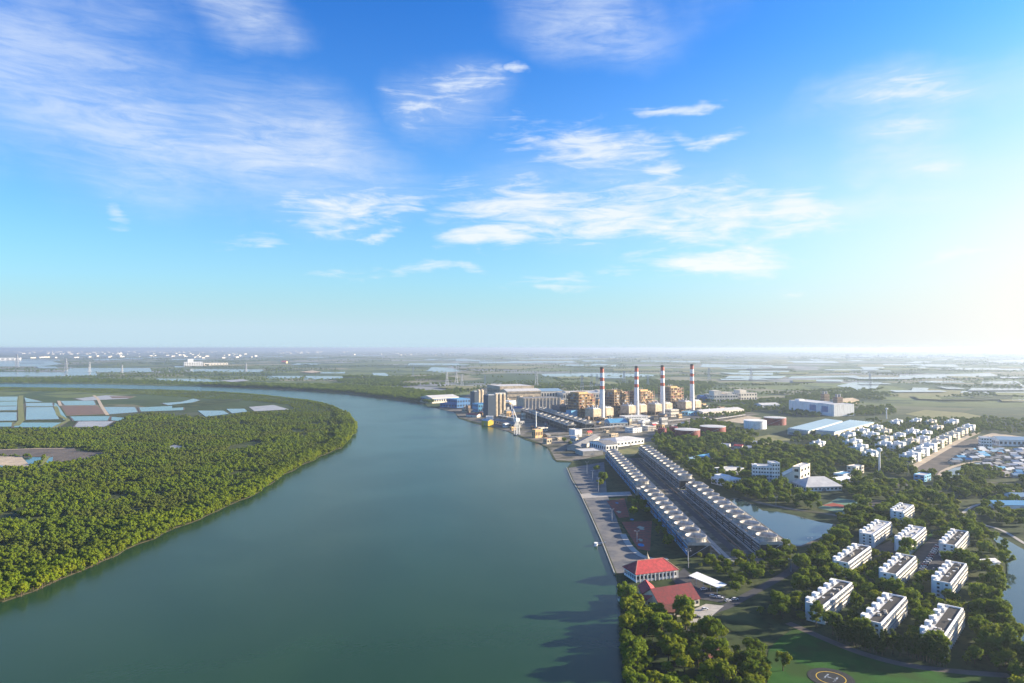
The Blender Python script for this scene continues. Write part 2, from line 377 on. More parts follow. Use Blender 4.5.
M['scrub'] = foliage('scrub_leaves', (0.074, 0.128, 0.014), (0.148, 0.196, 0.018), 0.32, hi=(0.115, 0.130, 0.024))
M['hedge'] = foliage('hedge_leaves', (0.035, 0.062, 0.010), (0.090, 0.122, 0.014), 0.2)

# ------------------------------------------------------------------ land and river
left_bank = [(-330, 130), (-420, 260), (-420, 400)] + [tuple(p) for p in P(
    (0, 601), (30, 591), (60, 578), (100, 561), (150, 538), (200, 519), (235, 503), (262, 489), (290, 471), (320, 456), (340, 448), (351, 438),
    (355, 427), (349, 415), (335, 407), (318, 402.5), (300, 399.5), (262, 395), (220, 392), (160, 390), (80, 388.5), (0, 387.6), (-150, 387))]
def ragged(pts, amp, seed):
    out = []
    for i in range(len(pts) - 1):
        a, b = Vector(pts[i]), Vector(pts[i + 1]); L = (b - a).length; n = max(1, int(L / 14)) if a.y < 1800 else 2; d = (b - a).normalized(); nn = Vector((-d.y, d.x))
        for j in range(n):
            p = a.lerp(b, j / n)
            if i or j: p = p + nn * amp * (noise.noise((p.x * .03, p.y * .03, seed)) + .6 * noise.noise((p.x * .09, p.y * .09, seed + 4)))
            out.append((p.x, p.y))
    return out + [tuple(pts[-1])]
left_bank = ragged(left_bank, 5.5, 1.0)
far_bank = [tuple(p) for p in P((-150, 383.2), (0, 383.2), (100, 384), (200, 386.6), (260, 389), (305, 391.3), (350, 394.5), (380, 398), (405, 401.5), (424, 403),
    (428, 407), (437, 408), (455, 412), (458, 418), (475, 423.5), (487, 426), (505, 430), (515, 434.5), (525, 439.5), (540, 444), (548, 448), (553, 458.5),
    (557, 461.5), (572, 462), (567, 468), (572, 480), (580, 493), (590, 514), (602, 541), (615, 574), (618, 584), (620, 601), (622, 640), (626, 683))] + [(66, 280), (75, 130)]
RIVER = left_bank[:] + far_bank[:]          # closed outline, clockwise or not
RIVER = [(-330, -300)] + RIVER + [(80, -300)]
def ground():
    pts = []; edges = []
    def ring(poly):
        o = len(pts); n = len(poly); pts.extend([Vector((p[0], p[1])) for p in poly]); edges.extend([(o + i, o + (i + 1) % n) for i in range(n)])
    ring(RIVER)
    for s in (5000, 20000, 75000): ring([(-s, -s * .3 - 400), (s, -s * .3 - 400), (s, s), (-s, s)])
    v, e, f, _, _, _ = delaunay_2d_cdt(pts, edges, [], 0, 1e-4)
    b = MB(); vs = [(p.x, p.y, 0.0) for p in v]; fs = []
    for t in f:
        c = (sum(v[i].x for i in t) / 3, sum(v[i].y for i in t) / 3)
        if not inside(c, RIVER): fs.append(tuple(t))
    b.add(vs, fs)
    n = len(RIVER)
    area = sum(RIVER[i][0] * RIVER[(i + 1) % n][1] - RIVER[(i + 1) % n][0] * RIVER[i][1] for i in range(n))
    b.build('ground', M['land'], kind='structure'); b = MB()
    b.add([(p[0], p[1], 0.0) for p in RIVER] + [(p[0], p[1], -3.0) for p in RIVER], [(i, (i + 1) % n, n + (i + 1) % n, n + i) if area > 0 else (n + i, n + (i + 1) % n, (i + 1) % n, i) for i in range(n)])
    b.build('river_bank', M['mud'], kind='structure')
ground()
rp = [(p[0], p[1]) for p in RIVER]
xs = [p[0] for p in rp]; ys = [p[1] for p in rp]
MB().add([(min(xs) - 20, min(ys), -0.5), (max(xs) + 20, min(ys), -0.5), (max(xs) + 20, max(ys) + 20, -0.5), (min(xs) - 20, max(ys) + 20, -0.5)], [(0, 1, 2, 3)]).build('river', M['river'], kind='structure')
keep_out(RIVER)

LAYER = [0.03]
def sheet(name, poly, m, block=True, z=None, kind='structure'):
    """a flat sheet of the setting, each a little above the one before"""
    if z is None: LAYER[0] += 0.006; z = LAYER[0]
    poly = [tuple(p) for p in poly]
    n = len(poly)
    area = sum(poly[i][0] * poly[(i + 1) % n][1] - poly[(i + 1) % n][0] * poly[i][1] for i in range(n))
    if area < 0: poly = poly[::-1]
    vs, _, fs, _, _, _ = delaunay_2d_cdt([Vector(p) for p in poly], [(i, (i + 1) % n) for i in range(n)], [], 1, 1e-5)
    o = MB().add([(v.x, v.y, z) for v in vs], [tuple(f) for f in fs]).build(name, M[m], kind=kind)
    if block: keep_out(poly)
    return o
def ribbon(pts, w):
    """outline of a strip of width w along world points"""
    pts = [Vector(p) for p in pts]; L = []; Rr = []
    for i, p in enumerate(pts):
        d = (pts[min(i + 1, len(pts) - 1)] - pts[max(i - 1, 0)]).normalized(); n = Vector((-d.y, d.x)) * w / 2
        L.append(p + n); Rr.append(p - n)
    return L + Rr[::-1]
def smooth(pts, k=4):
    out = []
    for i in range(len(pts) - 1):
        p0, p1, p2, p3 = pts[max(i - 1, 0)], pts[i], pts[i + 1], pts[min(i + 2, len(pts) - 1)]
        for j in range(k):
            t = j / k
            out.append(0.5 * ((2 * p1) + (-p0 + p2) * t + (2 * p0 - 5 * p1 + 4 * p2 - p3) * t * t + (-p0 + 3 * p1 - 3 * p2 + p3) * t ** 3))
    return out + [pts[-1]]
def z2(z): return [(px / 5.12, 340 + py / 5.12) for px, py in z]

# --- yards, lawns, paths and roads of the right bank
sheet('plant_yard', P((437, 408.5), (455, 412), (459, 417.5), (487, 425), (515, 433.5), (540, 443), (549, 448), (556, 460), (573, 461), (604, 455), (650, 442), (700, 424), (760, 414), (705, 405), (640, 398), (560, 392), (480, 389)), 'concrete', block=False)
keep_out(P((437, 408.5), (515, 433.5), (556, 460), (604, 452), (650, 437), (700, 420), (690, 404), (560, 392), (480, 389)))
sheet('promenade', P((568.5, 468), (604, 462), (607, 494), (614, 512), (625, 541), (637, 554), (655, 560), (634, 574), (616.5, 573), (603.5, 541), (591.5, 514), (581.5, 493), (573.5, 480)), 'paving')
sheet('red_court', P((606.5, 501), (624.5, 498.6), (629.5, 517), (619, 518)), 'redcourt')
sheet('red_court', P((621.5, 522), (652, 521), (650, 551), (638, 549)), 'redcourt')
for cx, cy, r, m in ((641, 545, 3.2, 'bluecourt'), (617, 503, 1.6, 'bluecourt'), (632, 519.5, 2.0, 'bluecourt'), (641, 528, 4.5, 'sand'), (619, 512, 3, 'sand'), (640.5, 540, 3, 'sand')):
    c = at(cx, cy); rr = r * pxm(cy)
    sheet('play_patch', [(c.x + rr * math.cos(a * .4) * (1 if m == 'bluecourt' else .7 + .3 * math.sin(a * 2)), c.y + rr * 1.7 * math.sin(a * .4 - .0)) for a in range(16)], m, False)
sheet('cross_path', P((579, 494), (606, 492.5), (630, 491.5), (632, 495.5), (606, 497), (581.5, 498.5)), 'paleconc')
sheet('cross_path', P((655, 490.5), (689, 489.5), (690, 492.5), (657, 494)), 'paleconc')
sheet('curved_path', ribbon(smooth(P((623, 534), (629, 545), (640, 555), (654, 559), (668, 559))), 5), 'paleconc')
sheet('service_yard', [(154, 520), (190, 520), (190, 1010), (154, 1010)], 'gravel')
sheet('service_road', [(163, 515), (166.5, 515), (166.5, 1010), (163, 1010)], 'paleconc', False)
sheet('service_road', [(172, 515), (178, 515), (178, 1010), (172, 1010)], 'asphalt', False)
sheet('service_road', [(183, 515), (186, 515), (186, 700), (183, 700)], 'concrete', False)
sheet('yard_grass', P((608, 452), (625, 449), (650, 441), (660, 446), (640, 449), (634, 456), (616, 458)), 'drygrass')
# road past the red roofs
sheet('road', ribbon(smooth(P((690, 640), (697, 625), (712, 612), (728, 606), (750, 594), (772, 582), (790, 571), (802, 560))), 6.5), 'asphalt')
sheet('forecourt', P((688, 612), (706, 604), (724, 606), (712, 616), (700, 628), (688, 624)), 'paleconc')
sheet('forecourt', P((672, 579), (684, 568), (690, 574), (714, 592), (726, 597), (722, 603), (704, 600), (690, 598), (680, 590)), 'asphalt')
keep_out(P((794, 547), (834, 523), (848, 527), (812, 556)))
keep_out(ribbon([Vector(p) - Vector((0, 9)) for p in P((712, 612), (728, 606), (750, 594), (772, 582), (792, 570))], 22))
keep_out(P((955, 514), (968, 502), (990, 497), (1000, 500), (990, 506), (972, 511), (972, 517), (1000, 525), (1030, 538), (1030, 560), (1003, 546), (985, 531), (968, 524)))
sheet('oval_lawn', [(at(746, 624).x + 13 * math.cos(a * .3), at(746, 624).y + 21 * math.sin(a * .3)) for a in range(21)], 'dimgrass')
LAWN = P((766, 664), (769, 650), (779, 639), (796, 627), (822, 637), (860, 652), (905, 664), (960, 671), (1000, 676), (1010, 760), (745, 800), (764, 700), (768, 680))
sheet('lawn', LAWN, 'lawn')
sheet('footpath', ribbon(smooth(P((788, 623), (820, 637), (860, 653), (905, 665), (960, 672), (1010, 676))), 5.5), 'soil')
# apartments' parking and drives
sheet('car_park', P((913, 556), (929, 537), (946, 543), (946, 577), (918, 578)), 'asphalt')
sheet('drive', P((872, 549), (892, 540), (898, 552), (888, 562), (874, 556)), 'soil')
sheet('drive', P((876, 577), (888, 590), (866, 604), (850, 600)), 'dimgrass', False)
sheet('grass_strip', P((905, 556), (931, 533), (933, 535.5), (910, 557.5)), 'lawn', False)
sheet('grass_bank', P((895, 502), (945, 494), (947, 498), (905, 508)), 'drygrass', False)
# courts
sheet('sports_court', P((818, 508), (838, 498), (857, 501), (858, 509), (846, 515)), 'greencourt')
sheet('court_band', P((822, 505.5), (833, 503), (850, 506.5), (846, 508.5)), 'redcourt', False)
sheet('sports_court', P((858, 503), (876, 500), (897, 504), (893, 511), (864, 512)), 'soil')
sheet('sports_court', P((889, 492), (918, 493), (917, 499), (896, 501)), 'bluecourt' if 0 else 'asphalt')
sheet('street', ribbon(P((742, 497), (760, 503), (790, 509), (820, 513), (845, 517)), 7), 'concrete')
sheet('street', ribbon(P((868, 482), (895, 485), (925, 486)), 8), 'concrete')
sheet('dirt_lot', P((700, 450), (728, 441), (752, 446), (768, 452), (740, 457), (712, 456)), 'asphalt', False)
keep_out(P((712, 447), (735, 443), (756, 449), (735, 454)))
sheet('dry_field', P((745, 440), (772, 434), (792, 440), (785, 445), (762, 446)), 'drygrass')
sheet('dry_field', P((722, 421), (748, 416), (762, 418), (748, 424)), 'sand')
# right hand side: road, canal, dirt
sheet('dirt_yard', P((908, 471), (935, 454), (962, 441), (990, 436), (990, 441), (955, 459), (946, 470), (938, 477), (925, 474)), 'soil')
sheet('estate_road', ribbon(smooth(P((907, 471), (925, 460.5), (945, 449), (962, 439.5), (978, 432.5))), 10), 'sand')
CAN2 = P((941, 477), (945, 472), (955, 467.5), (968, 464.5), (984, 462), (986, 463.2), (970, 467.5), (962, 472), (958, 480), (950, 482))
sheet('canal', CAN2, 'farpond')
sheet('canal_bank', ribbon(smooth(P((939.5, 476.5), (943, 471.5), (954, 466.5), (967, 463.6), (984, 461))), 6), 'sand')
CAN1 = P((984, 530), (996, 535), (1010, 542), (1024, 550), (1070, 574), (1070, 672), (1030, 652), (1017, 639), (1009, 628), (1002, 615), (1000, 603), (1004, 588), (1007, 572), (1006, 556), (996, 542))
sheet('canal', CAN1, 'pond')
sheet('canal_wall', ribbon(smooth(P((993, 501.5), (976, 505.5), (966, 510.5), (963, 515), (969, 520), (982, 524.5), (999, 529.5), (1012, 536), (1026, 544.5), (1070, 568))), 3.2), 'paleconc')
sheet('far_road', ribbon(smooth(P((966, 483.5), (985, 482.5), (1003, 483.5), (1014, 487), (1017, 490))), 5), 'concrete')
sheet('far_road', ribbon(P((993, 491.5), (1006, 490), (1030, 494)), 9), 'paleconc')
sheet('golden_field', P((905, 414), (925, 410), (965, 413), (985, 417), (972, 421), (930, 419)), 'drygrass')
sheet('field', P((885, 395), (930, 389), (985, 392), (960, 396), (905, 398)), 'drygrass')
sheet('sandy_lot', P((976, 438), (992, 433), (1024, 437), (1024, 441), (1000, 447), (985, 446)), 'sand')
POND = P((729.6, 499.8), (738, 499), (754, 505), (762.6, 511), (778, 512), (794, 515.6), (806.5, 519), (820.6, 522.6), (833, 524.4), (829, 533), (819, 538.4), (801, 546), (795, 546), (778, 535), (759, 521.7), (746.8, 513), (736, 506))
sheet('pond_bank', [tuple(Vector(p) + (Vector(p) - Vector((245, 690))).normalized() * 3.5) for p in POND], 'soil')
sheet('pond', POND, 'pond')
sheet('gravel_path', ribbon(P((726, 499), (757, 523), (795, 549)), 3.2), 'paleconc')

# --- ponds and pans of the left bank
ponds = [
    ('pond', [(-90, 292), (90, 290), (88, 312), (-90, 314)]), ('pond', [(-90, 317), (88, 315), (87, 337), (-90, 339)]), ('farpond', [(-90, 342), (87, 340), (86, 360), (-90, 362)]),
    ('farpond', [(-90, 372), (85, 371), (85, 413), (-90, 416)]), ('pond', [(125, 295), (185, 309), (218, 317), (132, 318)]),
    ('farpond', [(135, 345), (270, 344), (303, 406), (132, 409)]), ('pond', [(280, 322), (294, 330), (345, 404), (326, 411), (276, 342)]), ('farpond', [(132, 323), (268, 322), (272, 340), (134, 341)]),
    ('pond', [(-90, 424), (62, 423), (58, 444), (-90, 445)]), ('pond', [(78, 424), (330, 424), (292, 449), (72, 447)]), ('pond', [(310, 313), (480, 311), (491, 334), (332, 335)]),
    ('pond', [(360, 392), (562, 391), (550, 414), (382, 415)]), ('salt', [(402, 418), (582, 417), (540, 444), (380, 447)]), ('farpond', [(530, 344), (690, 344), (705, 370), (560, 381)]),
    ('redsoil', [(313, 339), (500, 338), (546, 380), (342, 388)]), ('pond', [(572, 394), (640, 400), (610, 415), (570, 412)]), ('pond', [(712, 346), (940, 336), (938, 360), (722, 367)]),
    ('farpond', [(830, 324), (930, 317), (990, 301), (1024, 309), (950, 331), (860, 334)]), ('salt', [(385, 301), (540, 284), (690, 290), (650, 301), (430, 311)]),
    ('redsoil', [(560, 289), (690, 289), (670, 297), (575, 299)])]
for m, q in ponds:
    w_ = [Vector(p) for p in P(*z2(q))]; g_ = sum(w_, Vector((0, 0))) / len(w_)
    sheet('pond_bank', [tuple(p + (p - g_).normalized() * 6.5) for p in w_], random.choice(['soil', 'dyke', 'dyke', 'soil']))
for m, q in ponds:
    sheet({'salt': 'salt_pan', 'redsoil': 'soil_plot'}.get(m, 'pond'), P(*z2(q)), m)
sheet('dyke', ribbon(P(*z2([(108, 285), (104, 340), (110, 412), (80, 440)])), 12), 'dyke')
sheet('dyke', ribbon(P(*z2([(125, 341), (285, 341), (300, 385), (350, 412), (270, 452)])), 9), 'dyke')
sheet('dyke', ribbon(P(*z2([(300, 312), (310, 337), (530, 337)])), 8), 'sand')
sheet('dyke', ribbon(P(*z2([(-90, 363), (90, 363)])), 8), 'dyke')
sheet('dyke', ribbon(P(*z2([(480, 284), (500, 300), (520, 340), (550, 385)])), 8), 'sand')
for q in ([(90, 209), (222, 209), (250, 226), (132, 240)], [(236, 200), (330, 199), (346, 214), (266, 223)]):
    sheet('pond', P(*[(180 + x / 5.12, 370 + y / 5.12) for x, y in q]), 'farpond')
sheet('salt_pan', P(*[(180 + x / 5.12, 370 + y / 5.12) for x, y in [(352, 190), (480, 180), (560, 203), (382, 212)]]), 'salt')
sheet('tidal_flat', P(*[(180 + x / 5.12, 370 + y / 5.12) for x, y in [(-40, 178), (230, 150), (330, 150), (300, 165), (60, 190), (-40, 195)]]), 'dimgrass')
sheet('building_plot', P(*z2([(-90, 564), (380, 554), (392, 570), (560, 578), (440, 620), (390, 626), (270, 641), (232, 600), (120, 599), (-90, 590)])), 'soil')
sheet('sand_heap', P(*z2([(-90, 594), (110, 599), (222, 605), (182, 640), (150, 664), (60, 667), (-90, 680)])), 'sand')
for q in ([(112, 602), (226, 603), (205, 628), (150, 641)], [(-60, 634), (50, 652), (48, 657), (-60, 655)], [(235, 610), (272, 600), (266, 640), (200, 668), (198, 655)]):
    sheet('pond', P(*z2(q)), 'pond')
sheet('dyke', ribbon(P(*z2([(245, 598), (215, 640), (170, 672)])), 6), 'dyke')
sheet('dyke', ribbon(P(*z2([(-60, 566), (200, 557), (380, 556)])), 6), 'sand')
sheet('clearing', P((166, 448), (174, 445), (184, 447), (186, 449.5), (172, 449.5)), 'salt')
for cx, cy, rx, ry in ((245, 446, 13, 3), (300, 432, 6, 1.2), (262, 438, 5, 1)):
    c = at(cx, cy); keep_out([(c.x + rx * pxm(cy) * math.cos(a), c.y + ry * pxm(cy) * 12 * math.sin(a)) for a in [i * .5 for i in range(13)]])

# --- far ponds and fields
far_q = [
    [(-40, 366.5), (40, 366.5), (62, 364), (46, 359.5), (-40, 359)], [(-40, 377), (98, 376), (96, 372.5), (-40, 372)], [(64, 372.5), (152, 372), (150, 368), (70, 368)], [(155, 378.5), (205, 379), (230, 382), (160, 381)],
    [(190, 372), (260, 372), (265, 369.5), (190, 369)], [(266, 379), (300, 378), (303, 376), (268, 376)], [(304, 379.5), (343, 379.5), (343, 376.5), (306, 376)], [(320, 373.5), (345, 373.5), (345, 372), (320, 372)], [(375, 377), (392, 377), (385, 373), (372, 373)],
    [(426, 371), (440, 372.5), (461, 371.5), (452, 368), (432, 367)], [(540, 374), (610, 373), (660, 375), (650, 377), (545, 376.5)], [(700, 367), (760, 368), (750, 365), (702, 364)], [(738, 372), (790, 372.5), (788, 371), (740, 370.8)],
    [(788, 378.5), (860, 377), (855, 375.5), (792, 376.5)], [(836, 386), (855, 382), (883, 382), (876, 388.5), (856, 391), (848, 388)], [(862, 372.5), (892, 372), (890, 370.5), (864, 371)], [(898, 378), (940, 378.5), (998, 376), (990, 373), (940, 374.5), (900, 375)],
    [(981, 383.5), (1021, 384.5), (1018, 381), (983, 381)], [(960, 393), (1050, 395), (1050, 392.5), (962, 391)], [(998, 401.5), (1050, 402.5), (1050, 399.6), (1000, 399.2)], [(918, 382.5), (965, 383), (962, 381.2), (920, 381)], [(744, 366.5), (775, 367), (772, 365.3), (746, 365)],
    [(760, 362.5), (840, 363), (835, 361.2), (765, 361)], [(880, 366), (960, 367), (955, 364.5), (885, 364)], [(640, 362), (700, 362.6), (700, 361), (642, 360.6)], [(560, 366), (620, 366.5), (618, 364.8), (562, 364.5)], [(950, 369.5), (1040, 371), (1040, 368.5), (955, 367.8)], [(1000, 361), (1060, 362), (1060, 360), (1000, 359.8)]]
LAYER[0] = 0.4
for q in far_q:
    LAYER[0] += 0.02
    sheet('fish_pond', P(*q), 'farpond')
rnd = random.Random(11)
for i in range(90):
    py = 350.8 + 18 * rnd.random() ** 1.3; px = rnd.uniform(-60, 1090)
    if 380 < px < 560 and py > 366: continue
    w = rnd.uniform(10, 55); h = (py - HOR) * rnd.uniform(0.025, 0.07)
    sk = rnd.uniform(-8, 8); LAYER[0] += 0.02
    sheet('fish_pond', P((px, py + h), (px + w, py + h * rnd.uniform(.7, 1.2)), (px + w + sk, py - h * rnd.uniform(.5, 1)), (px + sk, py - h)), 'farpond' if rnd.random() < .7 else 'drygrass', block=py > 360)
for i in range(46):
    py = rnd.uniform(369, 413); px = rnd.uniform(860, 1090) if i < 26 else rnd.uniform(560, 860)
    if px < 860 and py > 386: py = rnd.uniform(366, 384)
    w = rnd.uniform(14, 60); h = (py - HOR) * rnd.uniform(0.015, 0.045); sk = rnd.uniform(-14, 6); LAYER[0] += 0.02
    if py > 404 and px < 985: continue
    sheet('fish_pond', P((px, py + h), (px + w, py + h * rnd.uniform(.6, 1.3)), (px + w + sk, py - h * rnd.uniform(.6, 1)), (px + sk, py - h)), 'farpond' if rnd.random() < .6 else rnd.choice(['drygrass', 'dyke', 'dimgrass']))
sheet('pale_field', P((300, 372.6), (312, 371), (322, 372.5), (312, 373.6)), 'sand')
sheet('pale_field', P((455, 369), (500, 366), (545, 367), (520, 370)), 'drygrass')
sheet('pale_field', P((220, 381.5), (243, 380), (249, 381.6), (232, 383)), 'salt')
sheet('pale_field', P((436, 388.5), (452, 386.5), (490, 387.5), (470, 391)), 'drygrass')

# ------------------------------------------------------------------ buildings
def Rc(p1, p2, depth, near_z=0.0):
    """a rectangle on the ground: its near edge runs p1-p2 (picture points), it is depth metres deep. -> centre, length, depth, turn"""
    a = at(*p1, near_z); b = at(*p2, near_z); d = (b - a); L = d.length; d.normalize()
    n = Vector((-d.y, d.x, 0))
    c = (a + b) / 2 + n * depth / 2
    return c, L, depth, math.atan2(d.y, d.x)
def foot(c, L, D, rz, grow=2.0):
    k, s = math.cos(rz), math.sin(rz); o = []
    for x, y in ((-1, -1), (1, -1), (1, 1), (-1, 1)):
        X = x * (L / 2 + grow); Y = y * (D / 2 + grow); o.append((c.x + X * k - Y * s, c.y + X * s + Y * k))
    keep_out(o)

UNIT = {}
def unit_box(key, dx, dy, dz, m):
    k = (key, round(dx, 2), round(dy, 2), round(dz, 2), m)
    if k not in UNIT: UNIT[k] = MB().box(-dx / 2, dx / 2, -dy / 2, dy / 2, 0, dz).mesh(key, M[m])
    return UNIT[k]

def windows_row(b, x0, x1, n, y, z, w, h, t=0.12):
    """n panes along x on a wall face at y (t: how far each stands proud of it)"""
    for i in range(n):
        x = x0 + (i + 0.5) * (x1 - x0) / n
        b.box(x - w / 2, x + w / 2, y - t, y + t, z, z + h)
def windows_side(b, y0, y1, n, x, z, w, h, t=0.12):
    for i in range(n):
        y = y0 + (i + 0.5) * (y1 - y0) / n
        b.box(x - t, x + t, y - w / 2, y + w / 2, z, z + h)

def building(name, label, cat, rect, h, wall='cream', roof='greyroof', style='flat', rise=3.0, floors=0, bays=0, group=None, band=None, grow=2.0, parapet=0.9, door=True, inset=None, vents=0, blocks=None, wz=1.5):
    c, L, D, rz = rect; foot(c, L, D, rz, grow)
    t = thing(name, label, cat, (c.x, c.y, 0), rz, group)
    x0, x1, y0, y1 = -L / 2, L / 2, -D / 2, D / 2
    b = MB().box(x0, x1, y0, y1, -0.5, h)
    if style == 'gable': b.gable_wall(x0 + .01, x1 - .01, y0 + .01, y1 - .01, h - .02, h + rise - .02)
    w = b.build('wall', M[wall], t)
    if style == 'flat':
        r = MB().box(x0 + .6, x1 - .6, y0 + .6, y1 - .6, h, h + 0.25).build('roof', M[roof], t)
        p = MB(); th = .35
        p.box(x0 - .1, x1 + .1, y0 - .1, y0 + th, h, h + parapet).box(x0 - .1, x1 + .1, y1 - th, y1 + .1, h, h + parapet)
        p.box(x0 - .1, x0 + th, y0 + th, y1 - th, h, h + parapet).box(x1 - th, x1 + .1, y0 + th, y1 - th, h, h + parapet)
        p.build('parapet', M[wall], t)
    elif style == 'gable':
        r = MB().gable(x0, x1, y0, y1, h, h + rise).build('roof', M[roof], t)
    elif style == 'hip':
        r = MB().hip(x0, x1, y0, y1, h, h + rise, inset if inset else D * .5).build('roof', M[roof], t)
    elif style == 'vault':
        pr = [(y0 + (y1 - y0) * i / 10, h + rise * math.sin(PI * i / 10)) for i in range(11)]
        vs = [(x, y, z) for x in (x0 - .3, x1 + .3) for y, z in pr]
        r = MB().add(vs, [(i, i + 1, 12 + i, 11 + i) for i in range(10)] + [tuple(range(10, -1, -1)), tuple(range(11, 22)), (0, 11, 21, 10)]).build('roof', M[roof], t)
    if style == 'shed':
        r = MB().add([(x0 - .5, y0 - .5, h), (x1 + .5, y0 - .5, h + rise), (x1 + .5, y1 + .5, h + rise), (x0 - .5, y1 + .5, h), (x0 - .5, y0 - .5, h + .4), (x1 + .5, y0 - .5, h + rise + .4), (x1 + .5, y1 + .5, h + rise + .4), (x0 - .5, y1 + .5, h + .4)],
              [(0, 3, 2, 1), (4, 5, 6, 7), (0, 1, 5, 4), (1, 2, 6, 5), (2, 3, 7, 6), (3, 0, 4, 7)]).build('roof', M[roof], t)
        MB().add([(x0, y0, h - .02), (x1, y0, h - .02), (x1, y0, h + rise), (x0, y1, h - .02), (x1, y1, h - .02), (x1, y1, h + rise)], [(0, 1, 2), (3, 5, 4), (1, 4, 5, 2), (0, 2, 5, 3), (0, 3, 4, 1)]).build('gable_end', M[wall], t)
    for k in range(vents):
        x = x0 + (k + .5) * L / vents
        z = h + (rise if style in ('gable', 'vault') else 0)
        MB().box(x - 1.2, x + 1.2, -1.0, 1.0, z - .3, z + 1.6).build('roof_vent', M['galv'], r)
    if floors:
        fh = h / floors; g = MB()
        nd = max(1, round(bays * D / L))
        for f in range(floors):
            z = f * fh + fh * .32
            windows_row(g, x0, x1, bays, y0, z, L / bays * .55, fh * .42); windows_row(g, x0, x1, bays, y1, z, L / bays * .55, fh * .42)
            windows_side(g, y0, y1, nd, x0, z, D / nd * .5, fh * .42); windows_side(g, y0, y1, nd, x1, z, D / nd * .5, fh * .42)
        g.build('window', M['glass'], w, kind='stuff')
    if band: MB().box(x0 - .15, x1 + .15, y0 - .15, y1 + .15, h * .72, h * .86).build('wall_band', M[band], w)
    if door and L > 8:
        dw = min(5.0, L * .12)
        MB().box(-dw / 2, dw / 2, y0 - .14, y0 + .1, 0, min(4.5, h * .6)).build('door', M['greymetal'], w)
    for bl in blocks or ():   # roof blocks: x, y, w, d, h as shares of the plan, metres high
        bx, by, bw, bd, bh = bl
        MB().box(x0 + bx * L, x0 + (bx + bw) * L, y0 + by * D, y0 + (by + bd) * D, h + .2, h + bh).build('roof_block', M[wall], r)
    return t

PLANT0 = len(EXC)
# ---- the ten apartment blocks
AL, AW, AH = 54.0, 9.4, 9.8
AROT = math.atan2(41, 37)
def apartment_block():
    t = thing('apartment_block', 'white apartment block', 'apartment block')
    x0, x1, y0, y1 = -AL / 2, AL / 2, -AW / 2, AW / 2
    w = MB().box(x0, x1, y0, y1, -.5, AH).build('wall', M['white'], t)
    r = MB().box(x0 + .5, x1 - .5, y0 + .5, y1 - 2.9, AH, AH + .22).build('roof', M['darkroof'], t)
    MB().box(x0 + .5, x1 - .5, y1 - 2.8, y1 - .5, AH, AH + .15).build('rear_roof', M['paleroof'], t)
    p = MB(); th = .45
    p.box(x0 - .25, x1 + .25, y0 - .35, y0 + th, AH - .2, AH + .95).box(x0 - .25, x1 + .25, y1 - th, y1 + .25, AH - .2, AH + .95)
    p.box(x0 - .25, x0 + th, y0 + th, y1 - th, AH - .2, AH + .95).box(x1 - th, x1 + .25, y0 + th, y1 - th, AH - .2, AH + .95).build('parapet', M['white'], t)
    fh = AH / 4
    win = unit_box('window', 2.1, .24, 1.35, 'glass'); endw = unit_box('window', .24, 1.5, 1.2, 'glass')
    slab = MB().box(x0 + .3, x1 - .3, y0 - 1.15, y0 + .05, 0, .22).mesh('balcony_slab', M['white'])
    rail = MB().box(x0 + .3, x1 - .3, y0 - 1.2, y0 - 1.08, 0, .78).mesh('balcony_rail', M['cream'])
    for f in range(4):
        if f:
            s = link('balcony', slab, t, loc=(0, 0, f * fh)); link('balcony_rail', rail, s, loc=(0, 0, .22))
        for i in range(14):
            x = x0 + (i + .5) * AL / 14
            link('window', win, w, loc=(x, y0, f * fh + .95))
        for y in (-2.6, 2.0): link('window', endw, w, loc=(x0, y, f * fh + 1.0)); link('window', endw, w, loc=(x1, y, f * fh + 1.0))
    for i in range(15):   # party walls between the balconies
        x = x0 + .3 + i * (AL - .6) / 14
        link('balcony_divider', unit_box('balcony_divider', .22, 1.1, AH - .5, 'white'), t, loc=(x, y0 - .57, 0))
    st = MB().box(-2.0, 2.0, -1.3, 1.5, 0, AH + 2.3).mesh('stair_tower', M['white'])
    tank = MB().lathe([(.95, 0), (.95, 1.5), (.4, 1.9)], 10).mesh('water_tank', M['galv'])
    sw = unit_box('stair_window', 1.4, .24, 1.0, 'glass')
    for i in range(5):
        x = x0 + (i + .5) * AL / 5
        o = link('stair_tower', st, t, loc=(x, y1 + .35, -.2))
        for f in range(4): link('stair_window', sw, o, loc=(0, 1.5, f * fh + 1.9))
        b = MB().box(-3.1, -2.15, -1.4, 1.2, AH + .1, AH + 1.4).build('roof_block', M['white'], t); b.location = (x, y1 - .4, 0)
        if i % 2: link('water_tank', tank, t, loc=(x + 3.6, y1 - 1.9, AH + .16))
    for i in range(12):
        b = link('fin', unit_box('fin', 1.3, .5, AH - .6, 'white'), t, loc=(x0 + 2.5 + i * AL / 12, y1 + .22, 0))
    return t
